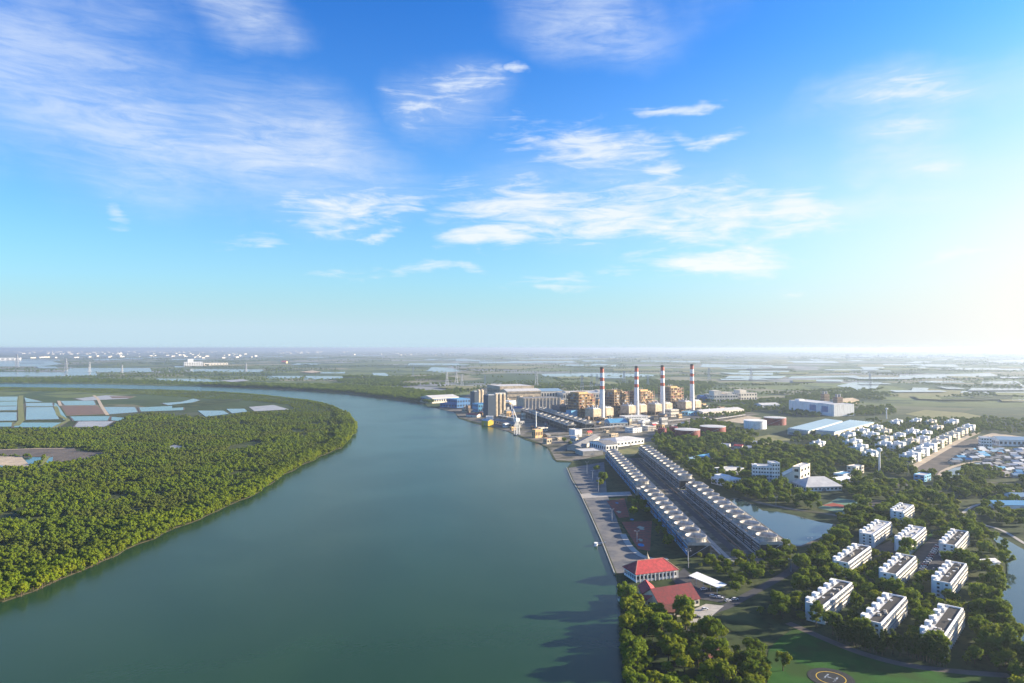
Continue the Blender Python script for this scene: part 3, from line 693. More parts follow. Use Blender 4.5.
blocks = [((903, 513), 'white apartment block standing alone behind the others near the sports courts', 1, .72), ((873, 535.6), 'white pale-roofed apartment block left in the second row from the back, by the pond', 1, 1),
    ((909.4, 542), 'white pale-roofed apartment block with a bright blue end wall above the car park', 1, 1), ((955, 546.5), 'white dark-roofed apartment block nearest the curved canal wall', 0, 1),
    ((848, 564), 'white dark-roofed apartment block with a row of round lime shrubs along its front', 0, 1), ((896, 575.7), 'white dark-roofed apartment block in the middle of the estate below the car park', 0, 1),
    ((950.4, 584.6), 'white dark-roofed apartment block between the car park and the canal inlet', 0, 1), ((823, 607.4), 'white dark-roofed apartment block at the left end of the front row by the lawn', 0, 1),
    ((881, 625), 'white dark-roofed apartment block in the middle of the front row behind the tall hedge', 0, 1), ((943, 639), 'white dark-roofed apartment block nearest the camera at the right end of the front row', 0, 1)]
ab = apartment_block(); made = []
u = Vector((math.cos(AROT), math.sin(AROT), 0)); nrm = Vector((-u.y, u.x, 0))
for i, (q, lab, pale, sx) in enumerate(blocks):
    a = at(q[0], q[1], AH); a.z = 0
    c = a + u * AL * sx / 2 + nrm * AW / 2
    foot(c - nrm * 3.5, AL * sx, AW + 9, AROT, 2.0)
    if i == 0: o = ab; o.location = c; o.rotation_euler = (0, 0, AROT); o.scale = (sx, 1, 1)
    else: o = dup(ab, c, AROT, (sx, 1, 1))
    o['label'] = lab; o['group'] = 'white apartment blocks of the estate'
    made.append((o, pale))
rr = random.Random(12)
acm = MB().box(-.5, .5, -.55, .1, 0, .75).mesh('air_conditioner', M['galv'])
hatch = MB().box(-.8, .8, -.8, .8, 0, 1.1).mesh('roof_hatch', M['paleconc'])
dish = MB().lathe([(.1, .2), (.5, .9), (.95, 1.15)], 10).mesh('satellite_dish', M['white'])
for o, pale in made:
    fh = AH / 4
    for k in range(16):
        link('air_conditioner', acm, o, loc=(-AL / 2 + (rr.randrange(14) + .5) * AL / 14 + rr.choice([-1.3, 1.3]), -AW / 2 - .02, rr.randrange(4) * fh + 1.6))
    for k in range(3): link('roof_hatch', hatch, o, loc=(rr.uniform(-22, 22), rr.uniform(-3, 0), AH + .2))
    for k in range(2): link('satellite_dish', dish, o, loc=(rr.uniform(-22, 22), rr.uniform(-3.5, 1), AH + .2))
for o, pale in made:
    for ch in o.children if pale else ():
        if ch.name.split('.')[0] == 'roof': ch.data = ch.data.copy(); ch.data.materials[0] = M['paleroof']

# ---- the two long rows of cooling tower cells
def cooling_row(x0, x1, y0, y1, label, h, n, near_wall='bluegrey'):
    W = x1 - x0; L = y1 - y0
    t = thing('cooling_tower_row', label, 'cooling tower', ((x0 + x1) / 2, y0, 0), 0, 'rows of cooling tower cells')
    keep_out([(x0 - 2, y0 - 2), (x1 + 2, y0 - 2), (x1 + 2, y1 + 2), (x0 - 2, y1 + 2)])
    cas = MB().box(-W / 2 + .8, W / 2 - .8, .5, L - .5, -.3, h - 1.0).build('casing', M['shadowgap'], t)
    MB().box(-W / 2 - .6, W / 2 + .6, 0, L, h - 1.0, h).build('deck', M['decks'], t)
    for s in (-1, 1):
        MB().box(s * (W / 2 + .45) - .12, s * (W / 2 + .45) + .12, 0, L, h, h + 1.0).build('deck_rail', M['galv'], t)
        MB().box(s * (W / 2 + .2) - .35, s * (W / 2 + .2) + .35, 0, L, h * .42, h * .5).build('side_beam', M['concrete'], t)
    st = L / n; R0 = min(W * .46, st * .455)
    stack = MB().lathe([(R0 * 1.06, 0), (R0 * .97, 1.2), (R0 * .97, 2.8), (R0 * 1.06, 4.4), (R0 * 1.0, 4.4), (R0 * .9, 2.8), (R0 * .9, .3)], 24, cap=False).mesh('fan_stack', M['stackconc'], False)
    well = MB().lathe([(R0 * .9, .25), (R0 * .9, .32)], 20).mesh('fan_well', M['shadowgap'])
    fb = MB()
    for k in range(6):
        a = k * PI / 3; fb.box(-.1, .1, -.1, .1, 1.0, 1.1)
        c, s_ = math.cos(a), math.sin(a); d = R0 * .84
        fb.add([(c * .5 - s_ * .35, s_ * .5 + c * .35, 1.35), (c * .5 + s_ * .35, s_ * .5 - c * .35, 1.1), (c * d + s_ * .5, s_ * d - c * .5, 1.15), (c * d - s_ * .5, s_ * d + c * .5, 1.35),
                (c * .5 - s_ * .35, s_ * .5 + c * .35, 1.30), (c * .5 + s_ * .35, s_ * .5 - c * .35, 1.05), (c * d + s_ * .5, s_ * d - c * .5, 1.10), (c * d - s_ * .5, s_ * d + c * .5, 1.30)],
               [(0, 1, 2, 3), (7, 6, 5, 4), (0, 4, 5, 1), (1, 5, 6, 2), (2, 6, 7, 3), (3, 7, 4, 0)])
    fb.lathe([(.7, .3), (.7, 1.5), (.3, 1.9)], 10)
    fan = fb.mesh('fan', M['galv'])
    lou = MB()
    for k in range(4): lou.add([(-.25, .9, .5 + k * (h - 2) / 4), (-.25, st - .9, .5 + k * (h - 2) / 4), (.55, st - .9, .9 + k * (h - 2) / 4), (.55, .9, .9 + k * (h - 2) / 4), (-.25, .9, .62 + k * (h - 2) / 4), (-.25, st - .9, .62 + k * (h - 2) / 4), (.55, st - .9, 1.02 + k * (h - 2) / 4), (.55, .9, 1.02 + k * (h - 2) / 4)],
                [(0, 3, 2, 1), (4, 5, 6, 7), (0, 1, 5, 4), (1, 2, 6, 5), (2, 3, 7, 6), (3, 0, 4, 7)])
    lm = lou.mesh('louvre', M[near_wall])
    ribs = MB()
    for i in range(24):
        a = i * PI / 12; c, s_ = math.cos(a), math.sin(a); ribs.bar((c * R0 * 1.07, s_ * R0 * 1.07, 0), (c * R0 * 1.08, s_ * R0 * 1.08, 4.3), .16)
    ribm = ribs.mesh('stack_rib', M['decks'])
    for k in range(n):
        y = (k + .5) * st
        o = link('fan_stack', stack, t, loc=(0, y, h)); link('fan_well', well, o); link('fan', fan, o); ro = link('stack_rib', ribm, o, kind='stuff')
        link('louvre', lm, t, loc=(-W / 2 - .1, k * st, 0))
        link('column', unit_box('column', .9, .9, h - 1.0, 'concrete'), t, loc=(-W / 2 + .2, k * st + .6, 0))
        link('column', unit_box('column', .9, .9, h - 1.0, 'concrete'), t, loc=(W / 2 - .2, k * st + .6, 0))
        link('cell_wall', unit_box('cell_wall', W - .6, .35, 1.5, 'paleconc'), t, loc=(0, k * st + .2, h))
        if k % 3 == 1: MB().box(-.7, .7, -.7, .7, 0, 1.4).build('gearbox', M['greymetal'], t).location = (W / 2 - 1.2, y, h)
    MB().bar((-W / 2 + 1, -.6, 0), (W / 2 - 1, -1.6, h), .22).build('stair', M['galv'], t)
    MB().bar((W / 2 + 1.2, 0, 1.6), (W / 2 + 1.2, L, 1.6), .55).build('water_pipe', M['greymetal'], t)
    return t
cooling_row(135, 152, 532, 738, 'near section of the left row of cooling tower cells, blue-grey side toward the river garden', 9.5, 11, 'midblue')
cooling_row(135, 152, 758, 1004, 'far section of the left row of cooling tower cells, ending by the grey-roofed shed', 9.5, 13, 'midblue')
cooling_row(191, 208, 534, 762, 'near section of the right row of cooling tower cells, running beside the pond', 9.5, 12, 'paleconc')
cooling_row(191, 208, 790, 1046, 'far section of the right row of cooling tower cells below the red tanks', 9.5, 13, 'paleconc')
pb = building('pump_house', 'small pale pump house in the gap of the right cooling tower row', 'pump house', (Vector((206, 776, 0)), 20, 12, 0), 7, 'cream', 'paleroof', floors=1, bays=4)
pb = building('pump_house', 'small pale pump house in the gap of the left cooling tower row', 'pump house', (Vector((143, 748, 0)), 17, 12, 0), 8, 'paleconc', 'paleroof', floors=1, bays=4)
def far_cooling(p_far, p_near, w, label):
    a = at(*p_far); b = at(*p_near); d = (a - b); L = d.length
    t = cooling_row(-w / 2, w / 2, 0, L, label, 13, 12, 'shadowgap'); EXC.pop()
    t.location = b; t.rotation_euler = (0, 0, math.atan2(d.y, d.x) - PI / 2)
far_cooling((524, 415), (572, 432), 17, 'left of the two far dark cooling tower rows beside the quay crane')
far_cooling((541, 414), (590, 430.5), 17, 'right of the two far dark cooling tower rows, in front of the boiler houses')

# ---- pipes and little things on the ground between the rows
for x, lab, m in ((160.5, 'long grey pipe on the ground nearest the left cooling tower row', 'galv'), (181, 'long brown pipe on the ground in the middle between the cooling tower rows', 'brown'), (188, 'long pale pipe at the foot of the right cooling tower row', 'paleconc')):
    t = thing('water_main', lab, 'pipe', (x, 535, 0)); pc = MB()
    MB().bar((0, 0, .9), (0, 455, .9), .75).build('pipe', M[m], t)
    sd_ = unit_box('saddle', 2.0, .8, .5, 'concrete')
    for k in range(32): link('saddle', sd_, t, loc=(0, 4 + k * 14.4, 0))

# ---- chimneys and boiler houses
chims = [(602, 420, 367, 'leftmost red and white banded chimney, nearest the river'), (636.5, 416.5, 366.3, 'second red and white banded chimney from the river'),
         (662.5, 414.5, 365.3, 'third red and white banded chimney from the river'), (692, 411.5, 364, 'rightmost red and white banded chimney, farthest from the river')]
u1 = Vector((.76, .65, 0)); n1 = Vector((.65, -.76, 0)); PR = math.atan2(.65, .76)
def chimney(px, py, ptop, label):
    c = at(px, py); hh = (py - ptop) * c.y / FPX; r0 = 6.4; r1 = 4.1
    t = thing('chimney', label, 'chimney', c, 0, 'banded power station chimneys')
    rad = lambda k: r0 + (r1 - r0) * k
    MB().lathe([(r0, 0), (rad(.58), hh * .58)], 20).build('white_shaft', M['whitesteel'], t, smooth=False)
    for a, b, m, nm in ((.58, .645, 'redband', 'red_band'), (.645, .735, 'whitesteel', 'white_band'), (.735, .80, 'redband', 'red_band'), (.80, .89, 'whitesteel', 'white_band'), (.89, .965, 'redband', 'red_band')):
        MB().lathe([(rad(a), hh * a), (rad(b), hh * b)], 20).build(nm, M[m], t)
    MB().lathe([(rad(.965) + .12, hh * .965), (r1 + .12, hh)], 20).build('sooty_rim', M['soot'], t)
    for k in (.3, .58, .8): MB().lathe([(rad(k) + 1.0, hh * k), (rad(k) + 1.0, hh * k + .5)], 20).build('gallery', M['galv'], t)
    MB().box(-.3, .3, -r0 - .5, -r0 + .2, 0, hh * .3).build('ladder', M['galv'], t)
    keep_out([(c.x - 8, c.y - 8), (c.x + 8, c.y - 8), (c.x + 8, c.y + 8), (c.x - 8, c.y + 8)])
    # boiler house behind the stack
    return c
def boiler(c, label, k):
    W, D, hh = 54, 40, (60, 60, 58, 62)[k]
    t = thing('boiler_house', label, 'boiler house', c, PR, 'open steel boiler houses')
    rr = random.Random(30 + k)
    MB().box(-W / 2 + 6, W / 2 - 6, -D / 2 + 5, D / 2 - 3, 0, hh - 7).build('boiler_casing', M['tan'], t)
    MB().box(-W / 2 + 3, -W / 2 + 5.5, -D / 2 + 4, D / 2 - 2, 0, hh - 9).build('dark_side_wall', M['brown'], t)  # side away from the sun, its shade put into the brown
    nf = 9; fh = (hh - 4) / nf
    sl = MB().box(-W / 2, W / 2, -D / 2, D / 2, 0, .7).mesh('floor_slab', M['tan'])
    half = MB().box(-W / 2, W * .18, -D / 2, D / 2, 0, .7).mesh('floor_slab', M['tan'])
    for f in range(1, nf + 1): link('floor_slab', sl if f < nf - 1 else half, t, loc=(0, 0, f * fh))
    colm = unit_box('steel_column', 1.1, 1.1, hh - 4, 'brown'); 
    for i in range(7):
        for y in (-D / 2 + .5, D / 2 - .5): link('steel_column', colm, t, loc=(-W / 2 + .6 + i * (W - 1.2) / 6, y, 0))
    for i in range(4):
        for x in (-W / 2 + .5, W / 2 - .5): link('steel_column', colm, t, loc=(x, -D / 2 + 6 + i * (D - 12) / 3, 0))
    for f in range(nf):      # ducts, tanks and cladding panels between the floors
        for q in range(5):
            x = rr.uniform(-W / 2 + 3, W / 2 - 8); w = rr.uniform(3, 9)
            MB().box(x, x + w, -D / 2 + .3, -D / 2 + rr.uniform(2.5, 5), f * fh + .72, f * fh + rr.uniform(.45, .98) * fh).build('equipment', M[rr.choice(['tan', 'beige', 'brown', 'brown', 'redtank', 'greymetal', 'shadowgap'])], t)
        for q in range(3):
            y = rr.uniform(-D / 2 + 3, D / 2 - 8); w = rr.uniform(3, 7)
            MB().box(W / 2 - rr.uniform(2.5, 5), W / 2 - .3, y, y + w, f * fh + .72, f * fh + rr.uniform(.45, .98) * fh).build('equipment', M[rr.choice(['tan', 'beige', 'brown', 'redtank', 'tan'])], t)
            MB().box(-W / 2 + .3, -W / 2 + rr.uniform(2, 2.8), y, y + w, f * fh + .72, f * fh + rr.uniform(.45, .98) * fh).build('equipment', M[rr.choice(['brown', 'brown', 'greymetal', 'shadowgap'])], t)  # darker choices than on the right, shade put into the colour
        MB().bar((-W / 2 + .3, -D / 2 - .2, f * fh), (-W / 2 + W / 6, -D / 2 - .2, f * fh + fh), .3).build('brace', M['brown'], t)
    MB().box(-W * .42, W * .10, -D * .4, D * .3, hh - 6.9, hh).build('penthouse', M['tan'], t)
    MB().box(W * .2, W * .42, -D * .3, D * .2, hh - 9, hh - 4).build('penthouse', M['beige'], t)
    for x in (-8, 0, 7): MB().lathe([(.8, hh), (.8, hh + 4)], 8, x, 2).build('vent_pipe', M['galv'], t)
    k_, s_ = math.cos(PR), math.sin(PR)
for k, q in enumerate(chims):
    c = chimney(*q)
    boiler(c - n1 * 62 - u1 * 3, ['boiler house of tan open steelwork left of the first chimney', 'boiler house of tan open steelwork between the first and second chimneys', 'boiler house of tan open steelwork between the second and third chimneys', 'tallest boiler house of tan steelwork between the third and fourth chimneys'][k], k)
    mb = c - n1 * 33 - u1 * 2; rq = random.Random(60 + k)
    t = thing('mill_bay', 'low brown steel mill bay packed with ducts in front of the %s boiler house' % ('first', 'second', 'third', 'fourth')[k], 'mill bay', mb, PR, 'mill bays of the boiler houses')
    for f in range(1, 5): link('floor_slab', unit_box('floor_slab', 46, 18, .6, 'tan'), t, loc=(0, 0, f * 6))
    for i in range(6):
        for y in (-8.4, 8.4): link('steel_column', unit_box('steel_column', .9, .9, 24, 'brown'), t, loc=(-22.5 + i * 9, y, 0))
    for f in range(4):
        for q_ in range(6):
            x = rq.uniform(-22, 15); w = rq.uniform(3, 8); MB().box(x, x + w, -8.2 + rq.uniform(0, 2), rq.uniform(-5, 7), f * 6 + .65, f * 6 + rq.uniform(2.5, 5.8)).build('equipment', M[rq.choice(['tan', 'beige', 'brown', 'brown', 'greymetal', 'redtank', 'shadowgap'])], t)
    for x in (-15, 0, 14): MB().bar((x, 2, 24), (x + rq.uniform(-3, 3), 14, 34), 1.7).build('duct', M['beige'], t); MB().lathe([(2.2, 24), (2.2, 29), (.5, 31)], 10, x + 5, -3).build('hopper', M['galv'], t)
    for s in (-1, 1):       # precipitators either side of the stack, each with hoppers and a duct
        pc = c + u1 * s * 21 - n1 * 8
        t = thing('precipitator', 'beige box-shaped dust precipitator %s of the %s chimney' % (('left', '', 'right')[s + 1], ('first', 'second', 'third', 'fourth')[k]), 'precipitator', pc, PR, 'dust precipitators beside the chimneys')
        MB().box(-12, 12, -13, 13, 9, 26).build('casing', M['beige'], t)
        for x in (-6, 6):
            for y in (-7, 6):
                MB().lathe([(.8, 3.5), (5, 9)], 4, x, y).build('hopper', M['greymetal'], t)
                link('leg', unit_box('leg', .9, .9, 9.2, 'brown'), t, loc=(x * 1.75, y * 1.6, 0))
        MB().box(-10, 10, -11, 11, 26, 27.2).build('roof', M['paleroof'], t)
        for x in (-6, 0, 6): MB().box(x - 1.2, x + 1.2, -8, 8, 27.2, 29.2).build('rapper_box', M['galv'], t)
        MB().box(-s * 12 - 5 if s > 0 else 12, -12 if s > 0 else 17, -4, 4, 10, 17).build('flue_duct', M['beige'], t)
        MB().bar((-12.5, -13.4, 0), (12.5, -13.4, 9), .35).build('brace', M['brown'], t)

# ---- the other plant buildings: near edge (two picture points), depth, height
def B(name, label, cat, p1, p2, depth, h, **kw): return building(name, label, cat, Rc(p1, p2, depth), h, **kw)
hall = B('turbine_hall', 'long beige turbine hall with tall pilasters behind the dark cooling tower rows', 'turbine hall', (524, 412), (561, 411), 60, 33, wall='beige', roof='greyroof', vents=5, style='flat')
L_ = at(561, 411).x - at(524, 412).x
for i in range(10): MB().box(-L_ / 2 + 2.6 + i * (L_ - 2) / 10, -L_ / 2 + (L_ - 2) / 10 - .4 + i * (L_ - 2) / 10, -30.15, -29.9, 3, 27).build('louvre_panel', M['greymetal'], hall)
for i in range(11): MB().box(-L_ / 2 + 1 + i * (L_ - 2) / 10 - .9, -L_ / 2 + 1 + i * (L_ - 2) / 10 + .9, -31, -29.9, 0, 33.6).build('pilaster', M['cream'], hall)
B('factory_hall', 'tall cream hall with a flat roof rising behind the turbine hall', 'hall', (500, 397), (534, 396), 120, 34, wall='beige', roof='paleroof', floors=1, bays=30, vents=6, door=False)
B('factory_hall', 'long cream hall with a ribbed roof in front of the tall hall', 'hall', (507, 400), (541, 399), 60, 26, wall='beige', roof='paleroof', style='gable', rise=6, floors=2, bays=30, vents=8)
B('factory_hall', 'low blue-grey hall with a cream end right of the cream halls', 'hall', (541, 399), (563, 398.5), 90, 24, wall='cream', roof='blueroof', style='gable', rise=6, floors=1, bays=8)
B('factory_hall', 'long flat pinkish-grey hall stretching behind the boiler houses', 'hall', (563, 400), (612, 399), 110, 20, wall='cream', roof='paleroof', floors=1, bays=18, blocks=[(.1, .2, .08, .3, 5), (.5, .2, .06, .4, 4), (.8, .3, .1, .3, 6)])
B('service_block', 'windowless navy block left of the first boiler house', 'block', (559.5, 417.5), (571, 417), 40, 25, wall='navy', roof='darkroof')
B('service_block', 'small light blue block at the foot of the first boiler house', 'block', (571.3, 420), (577.5, 419.5), 18, 20, wall='midblue', roof='blueroof')
B('warehouse', 'white-roofed riverside warehouse with a blue end at the far end of the quay', 'warehouse', (432, 403.5), (459, 402), 70, 15, wall='cream', roof='paleroof', style='gable', rise=6, band='bluepaint', floors=1, bays=12)
B('factory_block', 'bright blue factory block on the quay left of the first silo tower', 'block', (457, 408), (473, 407), 50, 22, wall='bluepaint', roof='midblue', floors=2, bays=6)
B('factory_block', 'low deep blue factory block at the water left of the bright blue block', 'block', (440, 407), (457, 408), 30, 10, wall='bluepaint', roof='bluepaint', floors=1, bays=6)
B('factory_block', 'mid blue factory block between the two silo towers', 'block', (478.5, 412.5), (490, 412), 40, 20, wall='midblue', roof='bluepaint', floors=2, bays=5)
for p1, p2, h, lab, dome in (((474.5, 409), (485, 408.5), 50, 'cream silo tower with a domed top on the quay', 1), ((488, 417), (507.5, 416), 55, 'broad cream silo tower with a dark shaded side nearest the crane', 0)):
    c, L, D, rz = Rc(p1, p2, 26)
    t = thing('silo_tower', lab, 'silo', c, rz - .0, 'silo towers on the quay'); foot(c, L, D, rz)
    MB().box(-L / 2, -L * .1, -D / 2, D / 2, 0, h * .9).build('navy_wall', M['navy'], t)  # shaded half of the tower, its shade put into the navy colour
    for k in range(2 if dome else 3):
        x = -L * .1 + 4.5 + k * (L * .6 / (2 if dome else 3)); MB().lathe([(5.2, 0), (5.2, h * .93), (3.0, h * .97)] if not dome else [(5.4, 0), (5.4, h * .92), (4.6, h * .97), (2.6, h), (.4, h * 1.01)], 16, x, -2).build('silo', M['beige'], t)
    MB().box(-L * .1, L / 2, 3, D / 2, 0, h * .88).build('lift_shaft', M['cream'], t)
    MB().box(-L * .05, L / 2 - 1, -5, 2, h * .93, h * .99).build('conveyor_house', M['paleroof'], t) if not dome else None
    MB().box(-L * .4, L * .4, -D * .2, D * .2, h * .9, h * .94).build('walkway', M['galv'], t)
B('shed', 'small yellow shed at the river edge of the quay', 'shed', (481.5, 425), (488, 426), 14, 10, wall='yellow', roof='paleroof', style='gable', rise=3)
B('shed', 'low red-roofed quay shed below the bright blue block', 'shed', (466, 416.5), (477, 417.5), 16, 5, wall='cream', roof='redroof', style='gable', rise=3)
B('shed', 'white-roofed quay shed behind the yellow shed', 'shed', (486, 421), (493, 421), 18, 9, wall='white', roof='paleroof')
B('shed', 'long low grey quay shed between the yellow shed and the crane', 'shed', (494, 423.5), (514, 428), 16, 7, wall='paleconc', roof='greyroof', style='gable', rise=3, floors=1, bays=8)
B('office', 'small white office with a bright blue roof right of the broad silo tower', 'office', (509, 405.5), (516, 405), 25, 12, wall='white', roof='bluepaint', floors=2, bays=4)
B('shed', 'wide blue-roofed shed at the far end of the dark cooling tower rows', 'shed', (514, 412), (530, 412), 40, 9, wall='cream', roof='bluepaint', style='gable', rise=3, door=True)
B('shed', 'arched teal-blue shed with a cream end below the first chimney', 'shed', (610, 428), (628, 427.5), 34, 10, wall='cream', roof='midblue', style='vault', rise=7, floors=1, bays=5)
B('office', 'long low white office building in front of the second chimney', 'office', (625, 421.5), (648, 420.5), 24, 10, wall='white', roof='paleroof', floors=2, bays=14)
B('workshop', 'cream workshop with stepped roof below the third chimney', 'workshop', (671, 417), (679, 416.5), 22, 16, wall='cream', roof='paleroof', floors=2, bays=4)
B('shed', 'small bright blue shed right of the fourth chimney', 'shed', (688, 416), (701, 415), 20, 9, wall='midblue', roof='blueroof', floors=1, bays=5)
B('warehouse', 'long white-roofed warehouse right of the fourth chimney', 'warehouse', (703, 416), (744, 413), 40, 9, wall='cream', roof='paleroof', style='gable', rise=4, floors=1, bays=14, vents=5)
B('shed', 'grey-roofed shed with a bright end wall at the head of the left cooling tower row', 'shed', (606, 452), (618, 451), 46, 11, wall='white', roof='greyroof', style='gable', rise=3, floors=1, bays=4)
B('shed', 'broad white-roofed canteen building behind the grey-roofed shed', 'canteen', (617, 447), (644, 443.5), 40, 8, wall='white', roof='paleroof', style='hip', rise=4, floors=1, bays=8, inset=18)
B('shed', 'white cubic shed on the quay between the dark cooling towers and the small garden', 'shed', (575, 437), (582, 436.5), 20, 12, wall='white', roof='paleroof')
B('shed', 'long shed with sloping sand-coloured roof by the quay corner', 'shed', (581, 451), (600, 440), 22, 6, wall='paleconc', roof='greyroof', style='gable', rise=3)
B('shed', 'flat grey storage shed beside the sand-coloured roof', 'shed', (583, 456), (603, 455), 30, 6, wall='paleconc', roof='paleroof')
B('office', 'small white office among the trees below the long white office', 'office', (633, 433), (642, 432), 20, 8, wall='white', roof='greyroof', floors=2, bays=5)
B('office', 'small cream office behind the little red tank', 'office', (648, 431), (656, 430.5), 18, 8, wall='cream', roof='paleroof', floors=2, bays=4)
B('workshop', 'pinkish cream workshop complex beyond the fourth chimney', 'workshop', (714, 402), (738, 401.5), 60, 20, wall='cream', roof='paleroof', floors=2, bays=9, blocks=[(.1, .2, .3, .5, 12), (.6, .1, .2, .6, 7)])
B('workshop', 'second pinkish workshop complex right of the first one', 'workshop', (741, 400.5), (757, 400), 60, 22, wall='cream', roof='greyroof', floors=2, bays=6, blocks=[(.1, .2, .4, .5, 9)])
B('shed', 'blue shed left of the pinkish workshop complex', 'shed', (702, 401), (713, 401), 60, 12, wall='bluepaint', roof='bluepaint', style='gable', rise=4)
B('shed', 'long white shed left of the white factory with the blue doors', 'shed', (762, 408.5), (780, 408), 35, 9, wall='white', roof='paleroof', style='gable', rise=4)
fac = B('factory', 'large white factory hall with two blue doors right of the storage tanks', 'factory', (789, 411), (834, 416.5), 60, 27, wall='white', roof='paleroof', blocks=[(.05, .2, .1, .3, 4)])
Lf = (at(834, 416.5) - at(789, 411)).length
for x in (-.02, .24): MB().box(x * Lf, x * Lf + Lf * .14, -30.4, -29.8, 8, 22).build('blue_door', M['bluepaint'], fac)
for x in (-.45, -.2, .42): MB().box(x * Lf, x * Lf + 3, -31, -29.9, 0, 27.4).build('pilaster', M['white'], fac)
B('shed', 'long tan-roofed shed right of the brown towers', 'shed', (839, 405), (859, 403.5), 40, 10, wall='beige', roof='sand', style='gable', rise=5)
for px, py, hh, lab in ((825, 409, 46, 'brown lattice tower standing behind the white factory'), (838, 414, 48, 'brown lattice tower at the right corner of the white factory')):
    c = at(px, py); t = thing('silo_tower', lab, 'tower', c, .3, 'brown towers of the white factory')
    MB().box(-8, 8, -7, 7, 0, hh * .86).build('casing', M['brown'], t)
    for x in (-4, 4): MB().lathe([(3, hh * .86), (3, hh)], 12, x).build('hopper', M['greymetal'], t)
    for f in range(1, 6): link('gallery', unit_box('gallery', 18, 16, .6, 'beige'), t, loc=(0, 0, f * hh * .15))
for p1, p2, dep, lab in (((788, 433), (808, 434), 290, 'left of the two huge blue-grey roofed warehouses behind the white houses'), ((818, 434.5), (845, 434), 180, 'right of the two huge blue-grey roofed warehouses behind the white houses')):
    pass
def big_roof(quad, h, label):
    q = [at(a, b, h) for a, b in quad]; t = thing('warehouse', label, 'warehouse', (sum(p.x for p in q) / 4, sum(p.y for p in q) / 4, 0), 0, 'huge blue-grey roofed warehouses')
    c = t.location; qq = [(p.x - c.x, p.y - c.y) for p in q]; keep_out([(p.x, p.y) for p in q], 4)
    MB().prism([(x * .98, y * .98) for x, y in qq], 0, h - .3).build('wall', M['cream'], t)
    r = MB().prism(qq, h - .3, h).build('roof', M['blueroof'], t)
    a, b, d, e = [Vector(p) for p in qq]
    for i in range(9):      # shallow monitors along the roof
        k = (i + .5) / 9; p = a.lerp(b, k); s = e.lerp(d, k); v = (s - p).normalized(); nn = Vector((-v.y, v.x)) * 1.6; p = p + v * 6; s = s - v * 6
        MB().prism([p - nn, p + nn, s + nn, s - nn][::-1], h, h + 1.4).build('roof_monitor', M['blueroof'], r)
    n0 = (b - a).normalized()
    for i in range(12): MB().prism([a + n0 * (i * (b - a).length / 12 + 3) + Vector((0, -.6)), a + n0 * (i * (b - a).length / 12 + 7) + Vector((0, -.6)), a + n0 * (i * (b - a).length / 12 + 7) + Vector((0, 1)), a + n0 * (i * (b - a).length / 12 + 3) + Vector((0, 1))], .5, 5).build('loading_door', M['greymetal'], t)
big_roof([(787, 429), (808, 431.5), (843, 421), (826, 419)], 10, 'left of the two huge blue-grey roofed warehouses behind the white houses')
big_roof([(815, 431), (834, 432.5), (875, 422.5), (850, 420)], 10, 'right of the two huge blue-grey roofed warehouses behind the white houses')

# ---- storage tanks
def tank(px, py, rpx, hpx, m, label, top='paleroof'):
    c = at(px, py); r = rpx * pxm(py); hh = hpx * pxm(py); c = c + Vector((0, r, 0))
    t = thing('storage_tank', label, 'storage tank', c, 0, 'round oil storage tanks'); keep_out([(c.x + (r + 6) * math.cos(a), c.y + (r + 6) * math.sin(a)) for a in [i * .5 for i in range(13)]])
    MB().lathe([(r, 0), (r, hh)], 40).build('shell', M[m], t)
    MB().lathe([(r + .3, hh), (r + .3, hh + .35), (r * .6, hh + .9), (.5, hh + 1.3)], 40).build('roof', M[top], t)
    for k in (.33, .66): MB().lathe([(r + .25, hh * k), (r + .25, hh * k + .3)], 40).build('wind_girder', M[m], t)
    b = MB()
    for i in range(14):
        a0 = -2.6 + i * .1; a1 = a0 + .1; q = lambda a, z: (math.cos(a) * (r + .7), math.sin(a) * (r + .7), z); b.bar(q(a0, hh * i / 14), q(a1, hh * (i + 1) / 14), .25)
    b.build('spiral_stair', M['galv'], t)
    MB().box(-.8, .8, -r - 1.2, -r + .4, .6, 2.2).build('valve_box', M['greymetal'], t)
tank(663, 436.5, 4.3, 7.5, 'redtank', 'small dark red tank, left of the pair by the offices', 'redtank')
tank(674.5, 435, 4.2, 7.5, 'redtank', 'small dark red tank, right of the pair by the offices', 'redtank')
tank(690.5, 439.5, 12.6, 8.6, 'redtank', 'large red tank with a pale roof nearest the cooling towers')
tank(716.5, 435.5, 12.8, 7.8, 'redtank', 'large red tank with a pale roof, the middle one of three')
tank(759, 429.5, 11.0, 8.0, 'white', 'large white tank between the red ones', 'white')
tank(779, 425.5, 10.8, 7.0, 'redtank', 'large red tank with a pale roof right behind the white tank')

# ---- temple-like red roofs by the river
rh = B('pavilion', 'riverside pavilion with a broad bright red hip roof and white gallery', 'pavilion', (636, 582.5), (677, 577.5), 17, 5.4, wall='white', roof='redroof', style='hip', rise=6.5, inset=7, floors=1, bays=11, grow=1)
Lr = (at(636, 582.5) - at(677, 577.5)).length
rx0, ry0, zr_ = Lr / 2, 17 / 2, 5.4 + 6.5
for a, b in (((-rx0 - 1 + 7, 0, zr_), (rx0 + 1 - 7, 0, zr_)), *[((sx * (rx0 + 1), sy * (ry0 + 1), 5.75), (sx * (rx0 + 1 - 7), 0, zr_)) for sx in (-1, 1) for sy in (-1, 1)]): MB().bar(a, b, .28).build('ridge_cap', M['ridge'], rh)
for i in range(12): link('column', unit_box('column', .45, .45, 5.3, 'white'), rh, loc=(-Lr / 2 - .2 + i * (Lr + .4) / 11, -17 / 2 - .7, 0))
